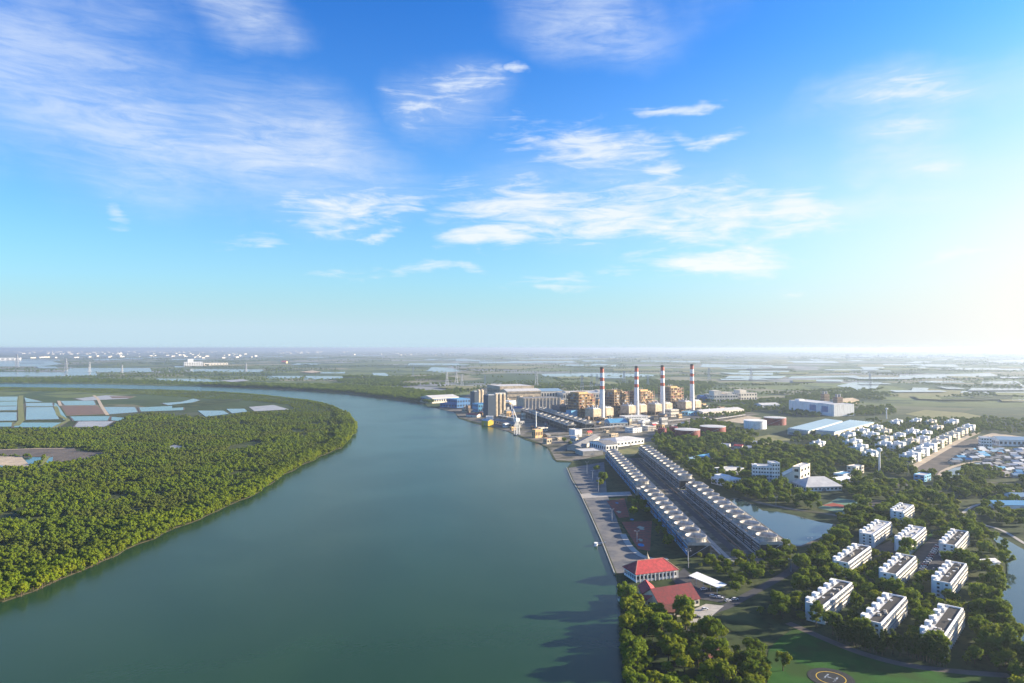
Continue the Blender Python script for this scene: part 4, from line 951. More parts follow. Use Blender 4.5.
def gable_house(name, label, ridge_a, ridge_b, width, eave, rise, roof, wall='cream', group=None):
    a = at(*ridge_a, eave + rise); b = at(*ridge_b, eave + rise); a.z = b.z = 0; d = b - a; c = (a + b) / 2
    return building(name, label, 'house', (c, d.length, width, math.atan2(d.y, d.x)), eave, wall, roof, 'gable', rise, 1, max(3, int(d.length / 3)), group, grow=1)
gable_house('temple_hall', 'long hall with a steep dark red tiled roof below the bright red pavilion', (651, 589), (690, 583), 19, 4.5, 6.5, 'crimson')
gable_house('temple_hall', 'short red-roofed hall with a sunlit orange side beside the dark red hall', (645.5, 580), (654, 594), 9, 4.6, 3.6, 'redroof')
gable_house('temple_hall', 'small porch hall with a red gable at the right end of the dark red hall', (684, 588.5), (690, 586), 8, 4.6, 3.4, 'redroof')
gable_house('temple_hall', 'low brown-roofed hall between the dark red hall and the riverside trees', (652, 607), (680, 603), 9, 3.4, 2.6, 'brownroof')
gable_house('cottage', 'brown-roofed cottage left of the bright red pavilion', (631, 566.5), (640, 565), 9, 3.6, 3.0, 'brownroof')
gable_house('cottage', 'grey-roofed waterside cottage under the trees', (623, 590), (627.5, 596), 7, 3.2, 2.4, 'greyroof')
gable_house('cottage', 'small shelter with a brown roof on the river edge beside the round trees', (705, 651), (718, 647), 6, 3.0, 2.0, 'brownroof')
q = [at(px, py, 4.2) for px, py in ((688.6, 575.6), (718.5, 588), (727, 584.5), (697, 571.8))]; c = (q[0] + q[1] + q[2] + q[3]) / 4
t = thing('carport', 'long open carport with a flat white roof on thin posts beside the red roofs', 'carport', (c.x, c.y, 0)); qq = [Vector((p.x - c.x, p.y - c.y)) for p in q]; keep_out([(p.x, p.y) for p in q], 2)
r = MB().prism([tuple(p) for p in qq], 4.0, 4.25).build('roof', M['white'], t)
for i in range(14):
    k = (i + .5) / 14; p = qq[0].lerp(qq[1], k); e = qq[3].lerp(qq[2], k); MB().bar((p.x, p.y, 4.3), (e.x, e.y, 4.3), .13).build('roof_rib', M['galv'], r)
for k in (.03, .25, .5, .75, .97):
    for p, e in ((qq[0], qq[1]), (qq[3], qq[2])): w = (p.lerp(e, k)) * .96; link('post', unit_box('post', .25, .25, 4.0, 'galv'), t, loc=(w.x, w.y, 0))
t = thing('shrine', 'small cream spired shrine on the promenade behind the red pavilion', 'shrine', at(647.5, 561))
MB().box(-1.8, 1.8, -1.8, 1.8, 0, 1.2).build('plinth', M['cream'], t); MB().lathe([(1.5, 1.2), (1.4, 2.6), (.9, 3.2), (.6, 4.4), (.22, 5.4), (.05, 7.2)], 12).build('spire', M['beige'], t)

# ---- the middle: office, gabled hall, hip roof
B('office_block', 'white five-storey office block behind the pond', 'office block', (752.5, 484.5), (772, 485.5), 18, 21, wall='white', roof='paleroof', floors=5, bays=7, blocks=[(.1, .2, .15, .5, 2)])
B('stair_tower', 'tall white stair tower at the right end of the office block', 'tower', (772.3, 486), (780, 486), 15, 26, wall='white', roof='paleroof', floors=6, bays=3, door=False)
B('hall', 'tall hall with a sloping blue-grey roof right of the white office block', 'hall', (783, 485.5), (800, 486.5), 20, 11, wall='cream', roof='blueroof', style='shed', rise=11, door=False)
B('tower_block', 'narrow cream block closing the right end of the sloping-roofed hall', 'block', (800.5, 487), (810, 482.5), 9, 22, wall='cream', roof='paleroof', floors=3, bays=3, door=False)
B('pavilion', 'wide pavilion with a pale blue-grey hip roof above the sports courts', 'pavilion', (806, 491.5), (842, 490.5), 30, 4.6, wall='white', roof='paleroof', style='hip', rise=9, inset=13, floors=1, bays=9)
B('pavilion', 'narrow white wing behind the pale hip-roofed pavilion', 'pavilion', (838, 485), (853, 483), 16, 4.2, wall='white', roof='white', style='gable', rise=3)
B('villa', 'low white villa with blue-shaded roof among the trees left of the office block', 'villa', (727, 487), (741, 485), 24, 7, wall='white', roof='white', floors=2, bays=5, blocks=[(.1, .3, .5, .6, 4)])
B('villa', 'white two-storey annexe behind the low villa', 'villa', (724, 476), (744, 474), 18, 7, wall='white', roof='paleroof', floors=2, bays=6)
B('villa', 'small house with a light blue roof among the trees right of the cooling towers', 'villa', (700, 461.5), (714, 459), 16, 4, wall='white', roof='midblue', style='gable', rise=3)
B('villa', 'little grey-roofed house among the trees left of the light blue roof', 'villa', (691, 463), (699, 462), 14, 4, wall='white', roof='blueroof', style='gable', rise=2.5)
for i, (px, py, rf, lab) in enumerate([(725, 447.5, 'paleroof', 'small white shed in the dark yard, leftmost of its row'), (738, 448.5, 'redroof', 'small red-roofed shed in the dark yard'), (751, 450, 'paleroof', 'small white shed in the dark yard, right of the red-roofed shed'), (757, 445, 'paleroof', 'small white shed at the edge of the dry field'), (716, 442, 'blueroof', 'small blue-roofed shed by the large red tank')]):
    B('yard_shed', lab, 'shed', (px - 4, py), (px + 4, py + .5), 14, 4, wall='cream', roof=rf, style='gable', rise=2, group='small sheds around the dark yard')
B('villa', 'small cream house beside the slender water tower', 'villa', (856, 474.5), (864, 473), 12, 9, wall='cream', roof='paleroof', floors=2, bays=3)
B('villa', 'low white house with blue side left of the cream house', 'villa', (843, 480), (853, 478), 12, 6, wall='white', roof='midblue', floors=1, bays=4)
B('villa', 'small bright blue house beside the pale canal', 'villa', (924.5, 482), (931, 480), 12, 7, wall='midblue', roof='paleroof', floors=2, bays=3)
B('shed', 'long low shed with a bright blue roof at the right edge', 'shed', (995, 509), (1050, 509.5), 14, 4, wall='white', roof='midblue', style='gable', rise=3)
B('shed', 'pale blue-roofed shed behind the bright blue roof', 'shed', (1014, 501.5), (1050, 502), 16, 5, wall='white', roof='blueroof', style='gable', rise=2.5)
B('factory', 'long white factory with a blue roof by the sandy lot at the right edge', 'factory', (999, 446), (1044, 447), 30, 10, wall='white', roof='blueroof', style='gable', rise=4, floors=1, bays=10)
B('office', 'white office block at the left end of the sandy lot', 'office', (981, 446.5), (992, 447), 18, 14, wall='white', roof='paleroof', floors=3, bays=4)
B('boathouse', 'low white boathouse on the canal inlet by the trees', 'boathouse', (985, 568), (1000, 566.5), 9, 3, wall='white', roof='white', style='gable', rise=1.6)
B('shelter', 'small shelter with a red sign board among the trees by the forecourt', 'shelter', (709, 660), (720, 658), 6, 3, wall='paleconc', roof='brownroof', style='gable', rise=1.5)

# ---- white houses of the estate
def villa(name, label, px, py, w, rz, seed, group='white stepped houses of the estate'):
    rr = random.Random(seed); c = at(px, py + 4); s = w / 17.0; c = c + Vector((0, 6, 0))
    t = thing(name, label, 'house', c, rz, group); foot(c, 17 * s, 14 * s, rz, 1.5); t.scale = (1, 1, 1.2)
    m = 'white' if rr.random() < .6 else 'cream'
    A = MB().box(-8.5 * s, 2 * s, -6 * s, 6 * s, -.5, 7).build('main_block', M[m], t)
    Bk = MB().box(2 * s + .02, 8.5 * s, -7 * s, 4 * s, -.5, 9.5 + rr.random() * 1.5).build('tall_block', M[m], t)
    MB().box(-8 * s, 1.4 * s, -5.5 * s, 5.5 * s, 7, 7.25).build('roof', M[rr.choice(['paleroof', 'paleroof', 'greyroof', 'paleconc', 'brownroof'])], t)
    for x, y, a, b, z, hh in ((-6 * s, 2 * s, 3.4, 3.4, 7, 3.2), (-1.5 * s, -4 * s, 3, 3, 7, 2.2), (4.5 * s, 0, 3, 3, 9.4, 2.6)):
        MB().box(x - a / 2, x + a / 2, y - b / 2, y + b / 2, z, z + hh).build('roof_tower', M[m], t)
    p = MB(); p.box(-8.6 * s, 2 * s, -6.15 * s, -5.8 * s, 7, 8).box(-8.6 * s, -8.25 * s, -5.8 * s, 6 * s, 7, 8).build('parapet', M[m], t)
    g = MB()
    for z in (1.2, 4.6):
        windows_row(g, -8 * s, 1.6 * s, 3, -6 * s, z, 1.7, 1.5); windows_side(g, -6 * s, 6 * s, 3, -8.5 * s, z, 1.6, 1.5)
        windows_row(g, 2.4 * s, 8 * s, 2, -7 * s, z, 1.5, 1.6); windows_side(g, -6 * s, 3 * s, 2, 8.5 * s, z, 1.6, 1.6)
    g.build('window', M['glass'], A, kind='stuff')
    MB().box(-3.2, -1.6, -6 * s - .15, -6 * s + .1, 0, 2.3).build('door', M['brown'], A)
    MB().box(-5 * s, 0, -6 * s - 1.6, -6 * s - .02, 3.3, 3.55).build('canopy', M[m], t)
    return t
VR = math.atan2(.75, .66)
row = [(912, 457.5, 'nearest white house of the row along the sandy estate road'), (921, 452, 'second white house from the near end of the row along the sandy estate road'), (929, 448, 'third white house from the near end of the row along the sandy estate road'),
    (936.5, 443.8, 'fourth white house from the near end of the row along the sandy estate road'), (944, 440, 'fourth white house from the far end of the row along the sandy estate road'), (953, 435.5, 'third white house from the far end of the row along the sandy estate road'),
    (961.5, 431.5, 'second white house from the far end of the row along the sandy estate road'), (969, 427.5, 'farthest white house of the row along the sandy estate road')]
for i, (px, py, lab) in enumerate(row): villa('estate_house', lab, px, py, 25, VR * .75, 100 + i, 'white houses in the row along the estate road')
vil = [(897, 422, 'white stepped house at the far left corner of the estate, hiding a courtyard'), (917, 421, 'tall white stepped house in the far row of the estate'), (932, 422, 'low pale house in the far row, right of the tall white one'), (953, 422, 'white stepped house in the far row just left of the estate road row'),
    (877, 428, 'pinkish white house beside the right blue-grey warehouse'), (863, 432, 'pinkish white house in front of the right blue-grey warehouse'), (872, 436, 'low white house in front of the pinkish pair'), (885, 432, 'white house right of the pinkish house by the warehouse'),
    (900, 437, 'white house with high left wing in the middle of the estate'), (913, 432, 'white narrow house in the upper middle of the estate'), (926, 434, 'white low house behind the estate road row, under the far row'), (937, 428, 'small low white house between the far row and the road row'),
    (885, 440, 'low pinkish house left of the estate middle'), (849, 436, 'white house farthest left of the estate, in front of the left warehouse'), (854, 443, 'tall white house at the left edge of the estate'), (861, 449, 'white house below the tall one at the left edge of the estate'),
    (871, 456, 'big white house nearest the slender water tower'), (898, 446.5, 'white house with a tall left end right of the water tower'), (912, 442.5, 'white house in the lower middle of the estate'), (924, 440.5, 'small white house tucked behind the road row'), (885, 446, 'white house above the water tower'),
    (819, 445, 'lone white house with cream side among trees left of the estate')]
for i, (px, py, lab) in enumerate(vil): villa('estate_house', lab, px, py, random.uniform(20, 26), VR * .75 + random.uniform(-.1, .1), 300 + i)

# ---- small roofs of the settlement at the right edge
rr = random.Random(5); spots = []
sub = MB().box(-5, 5, -3.5, 3.5, -.3, 3).mesh('wall', M['paleconc'])
SR = {m: MB().gable(-5, 5, -3.5, 3.5, 3, 4.8).mesh('roof', M[m]) for m in ('greyroof', 'paleroof', 'blueroof', 'midblue', 'brownroof', 'galv')}
dr = unit_box('door', 1.1, .2, 2.0, 'brown')
zone = P((952, 466), (968, 449), (1000, 450), (1060, 450), (1060, 476), (1010, 478), (985, 470), (985, 461), (966, 463))
bx = [min(p[0] for p in zone), max(p[0] for p in zone), min(p[1] for p in zone), max(p[1] for p in zone)]
tries = 0
while len(spots) < 120 and tries < 6000:
    tries += 1
    x = rr.uniform(bx[0], bx[1]); y = rr.uniform(bx[2], bx[3])
    if inside((x, y), zone) and free(x, y) and all((x - a) ** 2 + (y - b) ** 2 > 150 for a, b in spots): spots.append((x, y))
for x, y in spots:
    m = rr.choice(['greyroof', 'greyroof', 'greyroof', 'paleroof', 'blueroof', 'midblue', 'brownroof', 'galv', 'galv'])
    t = thing('shanty_house', 'small low house with a metal gable roof in the crowded settlement at the right edge', 'house', (x, y, 0), rr.uniform(-.3, .5), 'small houses of the settlement')
    sc = rr.uniform(.75, 1.35); t.scale = (sc, sc, rr.uniform(.8, 1.2)); t['label'] = 'small low house with a %s roof in the crowded settlement at the right edge' % {'greyroof': 'dark grey', 'paleroof': 'pale', 'blueroof': 'blue-grey', 'midblue': 'bright blue', 'brownroof': 'brown', 'galv': 'silvery metal'}[m]
    w = link('wall', sub, t); link('roof', SR[m], t); link('door', dr, w, loc=(rr.uniform(-3, 3), -3.5, 0))
    keep_out([(x - 5, y - 4), (x + 5, y - 4), (x + 5, y + 4), (x - 5, y + 4)])

# ---- white complex and far buildings on the plain
B('far_complex', 'gleaming white factory complex far off on the left plain', 'factory', (184, 366), (203, 365.8), 200, 32, wall='white', roof='white', floors=2, bays=8, blocks=[(.2, .3, .3, .4, 28)], door=False)
B('far_complex', 'long white wing right of the gleaming far factory complex', 'factory', (204, 365.6), (228, 365), 150, 20, wall='paleconc', roof='paleroof', floors=1, bays=8, door=False)
B('far_complex', 'low white factory on the far river arm at the left edge', 'factory', (-20, 360.5), (20, 360.2), 200, 30, wall='white', roof='paleroof', floors=1, bays=8, door=False)
B('far_house', 'tiny orange-roofed building on the far plain left of centre', 'building', (281, 363.4), (286, 363.4), 60, 14, wall='tan', roof='redroof', style='gable', rise=14, door=False)
rr = random.Random(21); fb = MB()
for i in range(1500):
    py = 349.4 + 9 * rr.random() ** 1.5; px = rr.uniform(-80, 1100)
    if rr.random() < .4: px = rr.uniform(-60, 320); py = rr.uniform(349.6, 354.5)
    c = at(px, py)
    if noise.noise((c.x * .00035, c.y * .0002, 2.2)) < -.05: continue
    w = rr.uniform(40, 60 + c.y / 80); hh = rr.uniform(5, 14) + c.y / 1500; d = rr.uniform(30, 160)
    fb.box(c.x, c.x + w, c.y, c.y + d, 0, hh)
fb.build('distant_buildings', M['cream'], kind='stuff')
tag(bpy.data.objects['distant_buildings'], 'pale scatter of far-off factories and town buildings below the horizon', 'buildings', kind='stuff')

# ---- pylons
def pylon(name, label, px, py, hpx):
    c = at(px, py); hh = hpx * c.y / FPX; w = hh * .10; th = max(.35, c.y / FPX * .16)
    t = thing(name, label, 'pylon', c, random.uniform(-.3, .3), 'lattice power pylons on the plain')
    for sx in (-1, 1):
        for sy in (-1, 1): MB().bar((sx * w, sy * w, 0), (sx * w * .18, sy * w * .18, hh), th).build('leg', M['galv'], t)
    b = MB()
    for k in range(6):
        z0, z1 = hh * k / 6, hh * (k + 1) / 6; a0 = w * (1 - .82 * k / 6); a1 = w * (1 - .82 * (k + 1) / 6)
        for sx in (-1, 1): b.bar((sx * a0, -a0, z0), (sx * a1, a1, z1), th * .6); b.bar((-sx * a0, sx * a0, z0), (sx * a1, sx * a1, z1), th * .6)
    b.build('bracing', M['galv'], t)
    for z in (.72, .84, .95): MB().bar((-hh * .13, 0, hh * z), (hh * .13, 0, hh * z), th * .9).build('cross_arm', M['galv'], t)
pyl = [(17, 367, 13, 'tall lattice pylon by the far river arm at the left edge'), (66, 371.5, 13, 'lattice pylon second from the left edge, beyond the river'), (89.5, 372, 10, 'lattice pylon third from the left edge, beyond the river'), (122, 373, 8, 'lattice pylon fourth from the left edge, beyond the river'), (246, 371, 8, 'lattice pylon right of the white far complex'),
    (413, 377, 10, 'lattice pylon at the left of the group above the silos'), (447, 386, 14, 'nearer lattice pylon at the left above the silos'), (456.5, 383, 12, 'lattice pylon above the domed silo'), (462, 386, 12, 'nearer lattice pylon right above the domed silo'), (485, 384, 9, 'lattice pylon above the broad silo tower'), (536.5, 388, 17, 'tall red-tipped pylon behind the cream halls'),
    (582, 391, 16, 'lattice pylon behind the first boiler house on the left'), (591.5, 391, 17, 'lattice pylon close left of the first chimney'), (597, 389, 15, 'lattice pylon right beside the first chimney'), (624, 384, 13, 'lattice pylon between the first two chimneys'), (648, 387, 12, 'lattice pylon between the second and third chimneys'), (709, 380, 12, 'lattice pylon right of the fourth chimney'), (751, 379, 11, 'lattice pylon above the workshops at right'), (870, 381, 9, 'lone lattice pylon beyond the estate')]
for px, py, h, lab in pyl: pylon('pylon', lab, px, py, h)

# ---- water towers, poles, crane, boat, fence, cars
def water_tower(px, py, hpx, label):
    c = at(px, py); hh = hpx * pxm(py)
    t = thing('water_tower', label, 'water tower', c, 0, 'slender white water towers'); keep_out([(c.x - 4, c.y - 4), (c.x + 4, c.y - 4), (c.x + 4, c.y + 4), (c.x - 4, c.y + 4)])
    MB().lathe([(1.25, 0), (1.0, hh * .8), (1.0, hh * .86)], 14).build('shaft', M['white'], t)
    MB().lathe([(1.0, hh * .84), (3.0, hh * .9), (3.2, hh * .97), (1.6, hh), (.2, hh * 1.02)], 16).build('tank', M['white'], t)
    MB().lathe([(3.5, hh * .89), (3.5, hh * .90)], 16).build('gallery', M['galv'], t)
water_tower(879.5, 473, 25, 'slender white water tower standing nearest in front of the white houses')
water_tower(886.5, 419, 11, 'slender white water tower farther off behind the white houses')
def post(name, label, px, py, hpx, group, head=True, m='galv'):
    c = at(px, py); hh = hpx * pxm(py); t = thing(name, label, 'lamp post' if head else 'pole', c, 0, group)
    MB().lathe([(.22, 0), (.12, hh)], 8).build('pole', M[m], t)
    if head:
        for s in (-1, 1): MB().bar((0, 0, hh - .2), (s * 1.6, 0, hh), .09).build('arm', M[m], t); MB().box(s * 1.2 - .0, s * 1.2 + s * .9 if s > 0 else s * 1.2, -.22, .22, hh, hh + .18).build('lamp_head', M['white'], t) if s > 0 else MB().box(-2.1, -1.2, -.22, .22, hh, hh + .18).build('lamp_head', M['white'], t)
for px, py, h, wh in ((587, 474, 12, 'at the upper end of the promenade by the water'), (592.5, 480.5, 10, 'on the promenade left of the large tree'), (598.5, 492, 14, 'on the promenade where the pale path crosses'), (637, 542, 11, 'between the red court and the lower promenade'), (612, 521, 12, 'on the promenade beside the red courts'),
        (688, 561, 12, 'at the near end of the left cooling tower row'), (688.5, 568, 17, 'above the asphalt yard behind the white carport'), (791, 572, 13, 'at the upper bend of the road among trees'), (799.5, 492, 9, 'in front of the tall sloping-roofed hall'), (776, 505, 8, 'on the far bank of the pond'), (785, 549, 10, 'by the near corner of the pond'),
        (675, 486, 12, 'between the cooling tower rows where they break'), (908, 476, 12, 'beside the near end of the sandy estate road'), (846, 570, 13, 'at the left end of the shrub-lined apartment block'), (810, 548, 10, 'among the trees right of the pond'), (906, 583, 14, 'below the apartment car park on its left'), (936, 580, 12, 'below the apartment car park on its right')):
    post('lamp_post', 'slim grey twin-arm lamp post ' + wh, px, py, h, 'lamp posts of the right bank')
t = thing('quay_crane', 'tall white quay crane with slanting boom standing in the river edge', 'crane', at(517, 435), .5)
for x in (-4, 4):
    for y in (-4, 4): MB().bar((x, y, -1.3), (x * .5, y * .5, 26), .7).build('leg', M['white'], t)
MB().box(-4, 4, -4, 4, 25, 31).build('machine_house', M['white'], t); MB().bar((0, 0, 30), (-6, 4, 48), .8).build('mast', M['white'], t); MB().bar((3, 0, 30), (-34, 8, 37), .8).build('boom', M['white'], t)
MB().bar((-6, 4, 48), (-34, 8, 37), .25).build('stay', M['galv'], t); MB().box(-5.5, 5.5, -5.5, 5.5, -1.25, 1.2).build('base', M['navy'], t)
t = thing('conveyor', 'slanting white conveyor gallery rising from the quay left of the crane', 'conveyor', at(515, 425)); a = at(509, 411) - at(515, 425)
MB().bar((0, 0, 2), (a.x * .6, a.y * .3, 34), 1.6).build('gallery', M['paleroof'], t)
for k in (.3, .6, .95): MB().bar((a.x * .6 * k, a.y * .3 * k, 0), (a.x * .6 * k, a.y * .3 * k, 2 + 32 * k - 1), .6).build('trestle', M['galv'], t)
t = thing('mast', 'tall thin white mast at the end of the dark cooling tower rows', 'mast', at(536, 429)); hh = 18 * pxm(429)
MB().lathe([(1.3, 0), (.7, hh)], 10).build('pole', M['white'], t); MB().box(-2, 2, -2, 2, 0, 2).build('base', M['concrete'], t)
# boat moored at the promenade, and quay edge
t = thing('boat', 'small white covered boat moored at the promenade pontoon', 'boat', at(596, 545.5, -.5), 1.35)
MB().add([(-3.2, -1.3, .7), (2.2, -1.3, .7), (4.4, 0, 1.0), (2.2, 1.3, .7), (-3.2, 1.3, .7), (-3.0, -.8, -.3), (2.0, -.8, -.3), (3.5, 0, -.3), (2.0, .8, -.3), (-3.0, .8, -.3)],
         [(0, 1, 2, 3, 4), (9, 8, 7, 6, 5), (0, 5, 6, 1), (1, 6, 7, 2), (2, 7, 8, 3), (3, 8, 9, 4), (4, 9, 5, 0)]).build('hull', M['white'], t)
MB().box(-2.4, 1.2, -1.0, 1.0, .7, 2.2).build('cabin', M['white'], t); MB().box(-2.7, 1.5, -1.25, 1.25, 2.2, 2.4).build('roof', M['white'], t); MB().box(-2.0, .9, -1.05, 1.05, 1.3, 1.9).build('window', M['glass'], t)
t = thing('pontoon', 'white floating pontoon with gangway joining the boat to the promenade', 'pontoon', at(600, 544, -.5)); t.location.z = -.5
MB().box(-4.6, 0, -3.5, 3.5, -.4, .55).build('float', M['paleconc'], t); MB().bar((-.5, 0, .7), (4.5, -1, 1.7), .45).build('gangway', M['galv'], t)
q = [Vector(p) for p in P((567, 468), (572, 480), (580, 493), (590, 514), (602, 541), (615, 574))]
t = thing('quay_wall', 'pale concrete quay wall edging the promenade along the river', 'wall')
for i in range(len(q) - 1):
    d = (q[i + 1] - q[i]); L = d.length; d.normalize(); n = Vector((d.y, -d.x)); kk = max(2, int(L / 9))
    for j in range(kk):
        a = q[i] + d * (L * j / kk + .05); b = q[i] + d * (L * (j + 1) / kk - .05)
        MB().prism([a + n * .7, b + n * .7, b - n * .05, a - n * .05][::-1] if (a + n * .7 - a).cross(b - a) < 0 else [a + n * .7, b + n * .7, b - n * .05, a - n * .05], -2.2, .95).build('wall_panel', M['paleconc'], t)
# helipad
hc = at(831, 678.5)
def disc(r, n=48, cx=0, cy=0): return [(cx + r * math.cos(2 * PI * i / n), cy + r * math.sin(2 * PI * i / n)) for i in range(n)]
def annulus(name, r0, r1, z, m, par):
    a, b = disc(r0), disc(r1); n = len(a)
    return MB().add([(x, y, z) for x, y in a] + [(x, y, z) for x, y in b], [(i, n + i, n + (i + 1) % n, (i + 1) % n) for i in range(n)]).build(name, M[m], par)
t = thing('helipad', 'round dark helipad with a yellow ring and white H on the lawn', 'helipad', hc); keep_out(disc(13, 24, hc.x, hc.y))
MB().prism(disc(10.6), -.1, .3).build('slab', M['helidark'], t)
annulus('ring', 6.4, 6.8, .312, 'yellow', t); annulus('outer_ring', 9.3, 9.5, .312, 'asphalt', t)
hb = MB()
for a, b, c, d in ((-2.7, -1.9, -3.4, 3.4), (1.9, 2.7, -3.4, 3.4), (-1.9, 1.9, -.4, .4)): hb.add([(a, c, .316), (b, c, .316), (b, d, .316), (a, d, .316)], [(0, 1, 2, 3)])
hb.build('letter', M['wornwhite'], t).rotation_euler = (0, 0, -.75)
# parked cars
def car(m, label):
    t = thing('parked_car', label, 'car', (0, 0, 0), 0, None)
    b = MB().add([(-2.1, -.88, .35), (2.1, -.88, .35), (2.1, .88, .35), (-2.1, .88, .35), (-2.15, -.9, .85), (2.05, -.88, .78), (2.05, .88, .78), (-2.15, .9, .85)], [(0, 3, 2, 1), (4, 5, 6, 7), (0, 1, 5, 4), (1, 2, 6, 5), (2, 3, 7, 6), (3, 0, 4, 7)]).build('body', M[m], t)
    MB().add([(-1.9, -.84, .84), (1.0, -.84, .82), (1.0, .84, .82), (-1.9, .84, .84), (-1.5, -.7, 1.42), (.4, -.7, 1.42), (.4, .7, 1.42), (-1.5, .7, 1.42)], [(4, 5, 6, 7), (0, 1, 5, 4), (1, 2, 6, 5), (2, 3, 7, 6), (3, 0, 4, 7)]).build('cabin', M['glass'], t)
    MB().box(-1.5, .4, -.7, .7, 1.42, 1.47).build('roof', M[m], t)
    for x in (-1.3, 1.3):
        for y in (-.8, .8):
            w = MB().lathe([(.33, -.1), (.33, .1)], 12).build('wheel', M['rubber'], t); w.rotation_euler = (PI / 2, 0, 0); w.location = (x, y, .33)
    return t
protos = {}
rr = random.Random(9)
cars = []
a0 = at(921, 572); bx_ = at(938, 546)
for k in range(14):
    p = a0.lerp(bx_, k / 13); cars.append((p.x, p.y, AROT + PI / 2 + 0.1 * rr.random(), rr.choice(['carpaint', 'carpaint', 'cardark', 'carred']), 'parked in the long row of the apartment car park', 'cars in the apartment car park'))
for px, py in ((728, 601.5), (720, 598.5), (713, 597), (704, 590), (735, 600), (697, 618), (705, 610)): p = at(px, py); cars.append((p.x, p.y, rr.uniform(-.4, .4), 'carpaint' if px > 700 else 'cardark', 'parked on the yard beside the red roofs', 'cars beside the red roofs'))
for px, py in ((731, 447.8), (744, 449.5), (748, 447), (729, 451), (722, 451), (737, 453), (745, 452)): p = at(px, py); cars.append((p.x, p.y, rr.uniform(-.4, .4), rr.choice(['carpaint', 'carred']), 'parked in the dark yard by the red tanks', 'cars in the dark yard'))
for x, y, rz, m, lab, g in cars:
    full = {'carpaint': 'white', 'cardark': 'dark', 'carred': 'red'}[m] + ' car ' + lab
    if m not in protos: o = car(m, full); protos[m] = o; o.location = (x, y, .16); o.rotation_euler = (0, 0, rz); o['group'] = g
    else: dup(protos[m], (x, y, .16), rz, 1.0, full, g)

# ---- small plant rooms, pipe racks and cabins between the big buildings
rr = random.Random(44)
yard = P((478, 398), (462, 412), (486, 422.5), (515, 431), (545, 443), (575, 452), (612, 446), (650, 436), (700, 422), (740, 415), (700, 405), (560, 398)); xs_ = [p[0] for p in yard]; ys_ = [p[1] for p in yard]; got = 0
WH = ['left of', 'right of', 'in front of', 'behind']
big = [o for o in COL.objects if o.parent is None and o.get('category') and not o.get('kind')]
tri = 0
while got < 135 and tri < 6000:
    tri += 1
    x = rr.uniform(min(xs_), max(xs_)); y = rr.uniform(min(ys_), max(ys_)); L = rr.uniform(6, 22); D = rr.uniform(5, 12); h = rr.uniform(3.5, 9) if rr.random() < .7 else rr.uniform(9, 18)
    if not inside((x, y), yard): continue
    if any(a - 6 < x < b + 6 and c - 6 < y < d + 6 and inside((x, y), pl) for a, b, c, d, pl in EXC[PLANT0:]): continue
    near = min(big, key=lambda o: (o.location.x - x) ** 2 + (o.location.y - y) ** 2)
    dx, dy = x - near.location.x, y - near.location.y
    side = ('right of' if dx > 0 else 'left of') if abs(dx) > abs(dy) * .8 else ('behind' if dy > 0 else 'in front of')
    cw = rr.choice(['cream', 'beige', 'beige', 'white', 'greymetal', 'tan', 'tan', 'brown']); ro = rr.choice(['paleroof', 'greyroof', 'greyroof', 'brownroof', 'galv', 'redroof'])
    words = {'cream': 'cream', 'beige': 'beige', 'white': 'white', 'greymetal': 'grey', 'tan': 'tan', 'brown': 'brown'}[cw]
    rw = {'paleroof': 'pale', 'greyroof': 'grey', 'brownroof': 'brown', 'galv': 'silvery', 'redroof': 'red'}[ro]
    building('plant_room', ' '.join(('small %s plant room with %s roof %s the %s' % (words, rw, side, near['label'])).split()[:16]), 'plant room', (Vector((x, y, 0)), L, D, PR + rr.choice([0, PI / 2])), h, cw, ro, rr.choice(['flat', 'flat', 'gable']), 2.2, 1, max(2, int(L / 4)), 'small plant rooms of the power station')
    got += 1
for (a, b, lab) in (((600, 430), (690, 421), 'long brown pipe rack crossing the yard in front of the chimneys'), ((575, 432), (640, 428), 'brown pipe rack between the dark cooling towers and the white canteen'), ((548, 440), (600, 437), 'low pipe rack along the quay garden'), ((695, 424), (745, 417), 'brown pipe rack behind the large red tanks')):
    p, q = at(*a), at(*b); d = q - p; L = d.length; t = thing('pipe_rack', lab, 'pipe rack', p, math.atan2(d.y, d.x))
    for k in range(3): MB().bar((0, k * 1.6 - 1.6, 5.4), (L, k * 1.6 - 1.6, 5.4), .5).build('pipe', M[('galv', 'brown', 'greymetal')[k]], t)
    n = int(L / 14)
    fr = MB().box(-.3, .3, -2.8, -2.2, 0, 5).box(-.3, .3, 2.2, 2.8, 0, 5).box(-.3, .3, -2.8, 2.8, 4.5, 4.9).mesh('frame', M['brown'])
    for i in range(n + 1): link('frame', fr, t, loc=(i * L / max(1, n), 0, 0))

